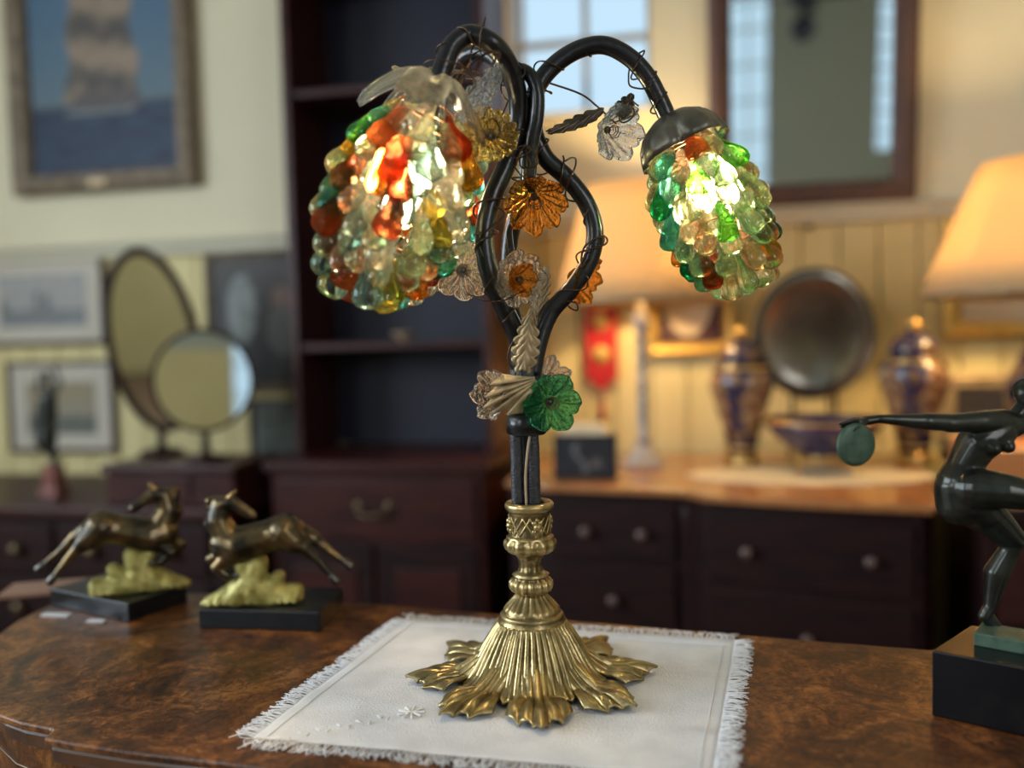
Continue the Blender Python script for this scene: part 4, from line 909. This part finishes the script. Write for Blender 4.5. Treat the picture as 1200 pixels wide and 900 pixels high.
def shade(top, bot, R_, Ld, seed, pal, rings, capkind, label):
    top, bot = V(top), V(bot); ax = (bot-top); H = ax.length; ax.normalize(); rr = random.Random(seed)
    e1 = ax.cross(V((0, 1, 0))).normalized(); e2 = ax.cross(e1)
    def rad(t_): return R_*(.42+.58*sin(pi*min(1, .14+t_*.62))**.9)*(1 if t_ < .62 else max(.16, 1-((t_-.62)/.5)**2*1.0))
    inner = lambda t_: max(.004, rad(t_)-Ld*.52)
    q = MB()
    for i in range(rings+1):
        t_ = i/rings; c_ = top+ax*H*(.06+.80*t_); r_ = inner(.06+.80*t_); q.tube([c_+(e1*cos(2*pi*k/28)+e2*sin(2*pi*k/28))*r_ for k in range(29)], .0007, 5, False)
    for k in range(8):
        a_ = 2*pi*k/8; q.tube([top+ax*H*(.02+.84*t_/10)+(e1*cos(a_)+e2*sin(a_))*inner(.02+.84*t_/10) for t_ in range(11)], .0008, 5)
    sh = part('glass_drop_shade', q, M['copper'], LT, label)
    n_all = 0; deck = []
    for i in range(rings):
        t_ = .07+.82*(i/(rings-1)); r_ = rad(t_); cnt = max(5, int(2*pi*r_/(Ld*.66))); ri = inner(t_); bet = radians(44-36*t_) if t_ < .8 else radians(20-15*(t_-.8)/.2)
        for k in range(cnt):
            a_ = 2*pi*(k+.5*(i % 2)+rr.uniform(-.16, .16))/cnt; rd_ = e1*cos(a_)+e2*sin(a_)
            b2 = bet+rr.uniform(-.16, .16); d_ = (ax*cos(b2)+rd_*sin(b2)+V((0, 0, -.35))+(e1*-sin(a_)+e2*cos(a_))*rr.uniform(-.34, .34)).normalized()
            p = top+ax*H*(t_+rr.uniform(-.02, .02))+rd_*ri; L_ = Ld*rr.uniform(.88, 1.12); wdt = L_*rr.uniform(.62, .80)
            
            if not deck: deck = [x[0] for x in pal for _ in range(max(1, round(x[1]/5)))]; rr.shuffle(deck)
            key = deck.pop()
            o = bpy.data.objects.new('glass_drop', drop_me(rr.choice((0, 0, 1, 2)), key)); C.objects.link(o); o.parent = sh
            o.matrix_local = Matrix.Translation(p) @ d_.to_track_quat('Z', 'Y').to_matrix().to_4x4() @ Matrix.Diagonal((wdt, wdt, L_, 1)); n_all += 1
    # bulb and holder
    bc = top+ax*H*.46; q = MB(); q.ball(bc, .0150, 10); part('bulb', q, M['bulb'], sh, 'glowing warm bulb')
    q = MB(); q.tube([top+ax*H*.02, top+ax*H*.30], .011, 16); part('bulb_holder', q, M['darkleaf'], sh)
    # cap
    q = MB(); mxx = frame_dir(top, ax)
    rc_ = R_*.70
    if capkind == 'metal':
        def cf(a_, j, z): return 1+(.20*abs(cos(2.5*a_))**.7+.02*cos(15*a_)-.13)*min(1, j/4)
        q.rev([(.008, -.014), (.012, -.013), (rc_*.5, -.011), (rc_*.80, -.004), (rc_*.98, .006), (rc_*1.04, .015), (rc_*1.06, .021)], 80, mxx, cf, capt=False)
        part('petal_cap', q, M['pewter'], sh, 'tarnished pewter petal cap', solid=.0015)
        for k in range(3):
            a_ = -pi*.7+k*.9; w_ = MB(); w_.tube(smooth_path([mxx @ V((rc_*f*1.05*cos(a_+.25*sin(f*7)), rc_*f*1.05*sin(a_+.25*sin(f*7)), -.0155+.026*f*f)) for f in (.3, .5, .7, .9, 1.05)], 5), .0007, 5); part('cap_wire', w_, M['leafgold'], sh)
    else:
        for k in range(5):
            a0_ = 2*pi*k/5+.4
            def pf(x, y, a0_=a0_): a_ = a0_+(x-.5)*1.35*(1-.5*y*y); f = y; return mxx @ V((R_*(.12+.74*f)*cos(a_), R_*(.12+.74*f)*sin(a_), -.016+.040*f**2.4+.003*cos((x-.5)*9)))
            w_ = MB(); w_.grid(pf, 14, 14); part('glass_petal', w_, GW['grey'], sh, solid=.003)
    return n_all
palL = [('pale', 26), ('clear', 24), ('mint', 5), ('teal', 4), ('smoke', 9), ('brown', 11), ('amber', 7), ('gold', 5), ('peach', 6), ('blue', 7)]
palR = [('pale', 26), ('clear', 10), ('mint', 20), ('green', 10), ('emerald', 7), ('teal', 7), ('amber', 7), ('brown', 4), ('peach', 9)]
na = shade(lp(504, 118, -.055), lp(432, 322, -.078), .064, .043, 12, palL, 10, 'glass', 'larger left shade of pale, amber and smoky glass drops')
nb = shade(lp(792, 152, .0), lp(868, 314, -.015), .054, .039, 26, palR, 9, 'metal', 'right shade of green, mint and amber glass drops')
nc = shade(lp(523, 135, .10), lp(516, 320, .10), .046, .034, 31, palL, 7, 'metal', 'rear shade of glass drops mostly hidden by the left one')
print('drops', na, nb, nc)

# ================================================================== leaping bookends
def bookend(label, corners, htpx, depth_hint, facing, stat_px):
    """corners: left, front, right picture corners of the slab's top"""
    th = .022; zt = TZ+th; P3 = [on_z(*c, zt) for c in corners]; P4 = P3[0]+P3[2]-P3[1]
    c_ = (P3[0]+P3[2])/2; g = thing('leaping_animal_bookend', label, 'bookend', (c_.x, c_.y, TZ+.0004), 0, 'pair of leaping animal bookends')
    q = MB(); q.prism([(p.x-c_.x, p.y-c_.y) for p in (P3[0], P3[1], P3[2], P4)], 0, th); part('slab', q, M['slate'], g, bevel=.0012)
    return g, c_, th
def beast(g, c_, th, s, sx, base_px, yawr):
    """s metres per picture pixel; sx=+1: rump to the right"""
    bp = on_z(*base_px, TZ+th); o0 = V((bp.x-c_.x, bp.y-c_.y, th)); rot = Matrix.Rotation(yawr, 3, 'Z')
    def p(x, z, y=0): return o0+rot @ V((x*s*sx, y*s, z*s))
    q = MB()
    for x0, z0, r0, x1, z1, r1 in ((-52, 4, 7, -10, 10, 12), (-50, 5, 6, -20, 22, 8), (-20, 10, 14, 0, 34, 13), (-4, 12, 14, 4, 46, 12), (10, 10, 14, 28, 30, 8), (20, 8, 13, 48, 12, 9), (-60, 3, 4, 52, 4, 5), (0, 20, 14, -14, 46, 10)):
        for yy in (-7, 6): q.capsule(p(x0, z0, yy), r0*s, p(x1, z1, yy*.6), r1*s)
    # ridges
    rr = random.Random(5)
    for i in range(12):
        x = -50+9*i; q.capsule(p(x, 4, -16-2*rr.random()), 3.5*s, p(x+7*rr.uniform(-1, 1), 8+26*rr.random()*max(0, 1-abs(x)/60), -10), 3*s)
    organic('rocks', q, .0022, M['rock'], g, 3)
    q = MB(); K = (lambda a_, ra_, b_, rb_: q.capsule(p(*a_), ra_*s, p(*b_), rb_*s))
    # trunk: rump right/high, chest left
    K((38, 84, 0), 22, (14, 78, 0), 19); K((14, 78, 0), 20, (-18, 68, 0), 23); K((38, 84, -5), 20, (48, 74, -7), 16); K((-18, 68, 0), 23, (-32, 72, 0), 20); K((-28, 60, 0), 16, (-36, 66, 0), 14)
    # neck and turned head
    K((-30, 78, 0), 18, (-40, 98, 0), 14); K((-40, 98, 0), 14, (-36, 118, 0), 11); K((-36, 118, 0), 11, (-24, 121, -2), 9.5); K((-24, 121, -2), 9, (0, 106, -5), 6); K((-2, 107, -5), 4.2, (3, 104, -5), 4.2)
    # mane
    for i in range(6): K((-46-2*i*.3, 88+7*i, 0), 6, (-54+i*2, 96+6*i, 0), 4)
    # hind legs kicked back
    K((44, 80, -6), 17, (60, 66, -8), 10); K((60, 66, -8), 9, (76, 50, -8), 5.2); K((76, 50, -8), 5.2, (92, 30, -8), 4)
    K((44, 84, 8), 16, (70, 72, 8), 9); K((70, 72, 8), 8, (88, 56, 8), 5); K((88, 56, 8), 5, (106, 42, 8), 4)
    # forelegs tucked
    K((-26, 60, -8), 10, (-42, 46, -10), 6.5); K((-42, 46, -10), 7, (-28, 34, -10), 4.8); K((-28, 34, -10), 4.8, (-18, 36, -10), 4.2)
    K((-28, 62, 8), 10, (-54, 52, 9), 6); K((-54, 52, 9), 5.6, (-44, 38, 9), 3.5); K((-44, 38, 9), 3.5, (-34, 36, 9), 3.5)
    K((50, 92, 0), 5, (58, 84, 2), 4)
    b = organic('animal_body', q, .0016, M['bronze'], g, 4)
    for c2, d2 in (((92, 30, -8), (97, 24, -8)), ((106, 42, 8), (112, 37, 8)), ((-18, 36, -10), (-13, 36, -10)), ((-34, 36, 9), (-29, 36, 9))):
        q = MB(); q.capsule(p(*c2), 4.6*s, p(*d2), 5.2*s); part('hoof', q, M['silver_d'], b)
    for sd in (-5, 2):
        q = MB(); q.capsule(p(-26, 126, sd), 3.5*s, p(-19, 134, sd), 1.6*s); part('ear', q, M['gbronze'], b)
    q = MB()
    for sd in (-7, 2): q.ball(p(-17, 121, sd), 1.6*s, 6)
    part('eye', q, M['slate'], b)
g, c_, th = bookend('leaping animal bookend facing left on a black slab, nearer the linen mat', [(232, 714), (374, 718), (402, 689)], 24, 0, 1, None)
beast(g, c_, th, .00098, 1, (300, 706), radians(3))
g, c_, th = bookend('leaping animal bookend facing right on a black slab near the table end', [(58, 690), (150, 708), (219, 686)], 24, 0, -1, None)
beast(g, c_, th, .00098, -1, (162, 692), radians(18))
# card and papers beside them
a_ = on_z(50, 694, TZ+.001)
m = MB(); m.box(-.05, .05, -.03, .03, 0, .006); single('brown_card_box', m, M['card'], 'flat pale brown card lying behind the far bookend', 'card', (a_.x-.0, a_.y+.01, TZ+.0005), radians(12), bevel=.001)
a_ = on_z(66, 721, TZ+.001); m = MB(); m.box(-.018, .018, -.005, .005, 0, .002); single('white_paper_tag', m, M['paper'], 'white paper tag at the front of the far bookend, by the table end', 'tag', (a_.x, a_.y, TZ+.0004), radians(-10), 'paper tags under the bookend')
a_ = on_z(113, 728, TZ+.001); m = MB(); m.box(-.011, .011, -.004, .004, 0, .002); single('white_paper_tag', m, M['paper'], 'smaller white paper tag under the front corner of the far bookend', 'tag', (a_.x, a_.y, TZ+.0004), radians(-10), 'paper tags under the bookend')

# ================================================================== bronze discus dancer
zt = None
p0 = on_z(1093, 839, TZ); dep0 = p0.y
tz_top = (CAM+ray(1092, 763)*(p0.y/ray(1092, 763).y)).z
q0 = on_z(1092, 763, tz_top); q1 = on_z(1200, 783, tz_top); q2 = on_z(1138, 733, tz_top)
ed = (q1-q0); ed.z = 0; ed.normalize(); bk = (q2-q0); bk.z = 0; Lb = bk.length
Wb = .22
BL = thing('discus_dancer_bronze', 'green bronze nude dancer holding a discus, on a black marble block', 'statuette', (q0.x, q0.y, TZ+.0004))
cs = [(0, 0), (ed.x*Wb, ed.y*Wb), (ed.x*Wb+bk.x, ed.y*Wb+bk.y), (bk.x, bk.y)]
hb_ = tz_top-TZ
m = MB(); m.prism(cs, 0, hb_); part('marble_block', m, M['marble'], BL, bevel=.001)
g0 = on_z(1141, 757, tz_top); g1 = on_z(1200, 768, tz_top)
gd = V((g1.x-g0.x, g1.y-g0.y)).normalized(); nb_ = V((-gd.y, gd.x)); org = V((g0.x-q0.x, g0.y-q0.y)); gl = .062; gw = .034
m = MB(); m.prism([tuple(org), tuple(org+gd*gl), tuple(org+gd*gl+nb_*gw), tuple(org+nb_*gw)], hb_, hb_+.011); part('bronze_plinth', m, M['vgreen'], BL, bevel=.0008)
DD = (g0.y+.018)
def dp(px, py, dy=0): r = ray(px, py); pp = CAM+r*((DD+dy)/r.y); return pp-V((q0.x, q0.y, TZ+.0004))
s = DD/F
q = MB(); K = lambda a_, ra_, b_, rb_: q.capsule(a_, ra_*s, b_, rb_*s, 16)
ft = dp(1172, 742, 0)
# standing leg
K(dp(1136, 577), 27, dp(1150, 598), 26); K(dp(1150, 598), 25, dp(1187, 632), 15); K(dp(1187, 632), 13, dp(1183, 645), 12); K(dp(1183, 645), 11.5, dp(1168, 672, .003), 15); K(dp(1168, 672, .003), 15, dp(1160, 712), 7)
K(dp(1160, 712), 7, dp(1153, 722), 7); K(dp(1155, 716), 6, dp(1170, 737), 6); K(dp(1152, 722), 5.5, dp(1166, 738), 5.5); 
for i in range(5): K(dp(1166, 738, -.004+.0022*i), 3.0, dp(1181-1.2*i, 743.5, -.006+.003*i), 2.3-.15*i)
# raised leg, crossing the body towards the viewer's right
K(dp(1140, 572, -.01), 25, dp(1175, 575, -.02), 21); K(dp(1175, 575, -.02), 21, dp(1246, 588, -.03), 13); K(dp(1246, 588, -.03), 12.5, dp(1262, 630, -.02), 12); K(dp(1262, 630, -.02), 12, dp(1268, 690, -.01), 6); K(dp(1268, 690, -.01), 6, dp(1284, 706, -.012), 4.5)
# pelvis, waist, chest
K(dp(1120, 572), 24, dp(1124, 590), 26); K(dp(1122, 585, .006), 25, dp(1132, 592, .004), 25); K(dp(1122, 565), 24, dp(1132, 540), 19); K(dp(1128, 548), 20, dp(1146, 519), 23); K(dp(1146, 519), 24, dp(1168, 505), 22); K(dp(1160, 505), 20, dp(1186, 497), 16)
# breasts
K(dp(1158, 520, -.012), 9, dp(1165, 526, -.016), 7.5); K(dp(1178, 516, -.008), 9, dp(1182, 524, -.012), 7.5)
# near arm reaching left with the discus
K(dp(1176, 493, -.004), 14, dp(1150, 494, -.01), 13); K(dp(1150, 494, -.01), 12.5, dp(1112, 496, -.014), 11); K(dp(1112, 495, -.014), 10.5, dp(1086, 494, -.016), 10); K(dp(1086, 494, -.016), 9.5, dp(1030, 491, -.016), 5)
K(dp(1030, 491, -.016), 4.8, dp(1012, 494, -.016), 5.5)
for i, (ex, ey) in enumerate(((984, 497), (986, 501), (990, 504), (996, 505))):
    K(dp(1012, 493+i*.8, -.019+.0022*i), 3.0, dp(1000, 492+i*1.5, -.022+.003*i), 2.7); K(dp(1000, 492+i*1.5, -.022+.003*i), 2.7, dp(ex, ey, -.023+.003*i), 2.2)
K(dp(1014, 496, -.02), 2.6, dp(1003, 502, -.026), 2.3); K(dp(1003, 502, -.026), 2.2, dp(996, 509, -.026), 1.8)
# far arm
K(dp(1186, 494, .004), 13, dp(1222, 486, .01), 10); K(dp(1222, 486, .01), 10, dp(1262, 520, .0), 7.5); K(dp(1262, 520, 0), 7.5, dp(1290, 556, -.01), 4.5)
for i in range(4): K(dp(1290, 556, -.014+.003*i), 2.4, dp(1303-2*i, 570+i, -.018+.004*i), 1.8)
K(dp(1288, 556, -.014), 2.5, dp(1290, 568, -.022), 2)
# shin of the far view: neck
K(dp(1188, 492), 10, dp(1199, 476), 9)
organic('body', q, .0011, M['verdig'], BL, 5, .55)
q = MB(); K(dp(1203, 461), 14.5, dp(1206, 467), 13.5); K(dp(1206, 470, -.004), 10, dp(1210, 476, -.007), 7.5); K(dp(1208, 465, -.0125), 2.6, dp(1210, 469, -.0155), 2.4)
K(dp(1206, 475.5, -.0125), 2.0, dp(1211, 476, -.0125), 2.0); K(dp(1203, 463, -.0115), 2.6, dp(1205, 463, -.0115), 2.6); K(dp(1213, 463, -.0115), 2.6, dp(1215, 463, -.0115), 2.6); K(dp(1193, 466, -.002), 2.4, dp(1193, 471, -.002), 1.8)
organic('head', q, .0011, M['verdig'], BL, 2, .5)
q = MB(); rr = random.Random(9)
for i in range(46):
    a_ = rr.uniform(0, 2*pi); e_ = rr.uniform(-.2, 1.4); c0_ = dp(1202, 460, .004); dv_ = V((cos(a_)*cos(e_), abs(sin(a_))*cos(e_)*.9-.15, sin(e_))); q.ball(c0_+dv_*14.5*s, 3.6*s, 5)
organic('curled_hair', q, .0014, M['verdig'], BL, 1)
q = MB(); dc = dp(1003, 521, -.024); q.rev([(20*s, -.0022), (24*s, -.0014), (24.8*s, 0), (24*s, .0014), (20*s, .0022)], 48, Matrix.Translation(dc) @ Matrix.Rotation(radians(14), 4, 'Z') @ Matrix.Rotation(pi/2, 4, 'X')); part('discus', q, M['vgreen'], BL)
print('all done', len(bpy.data.objects))
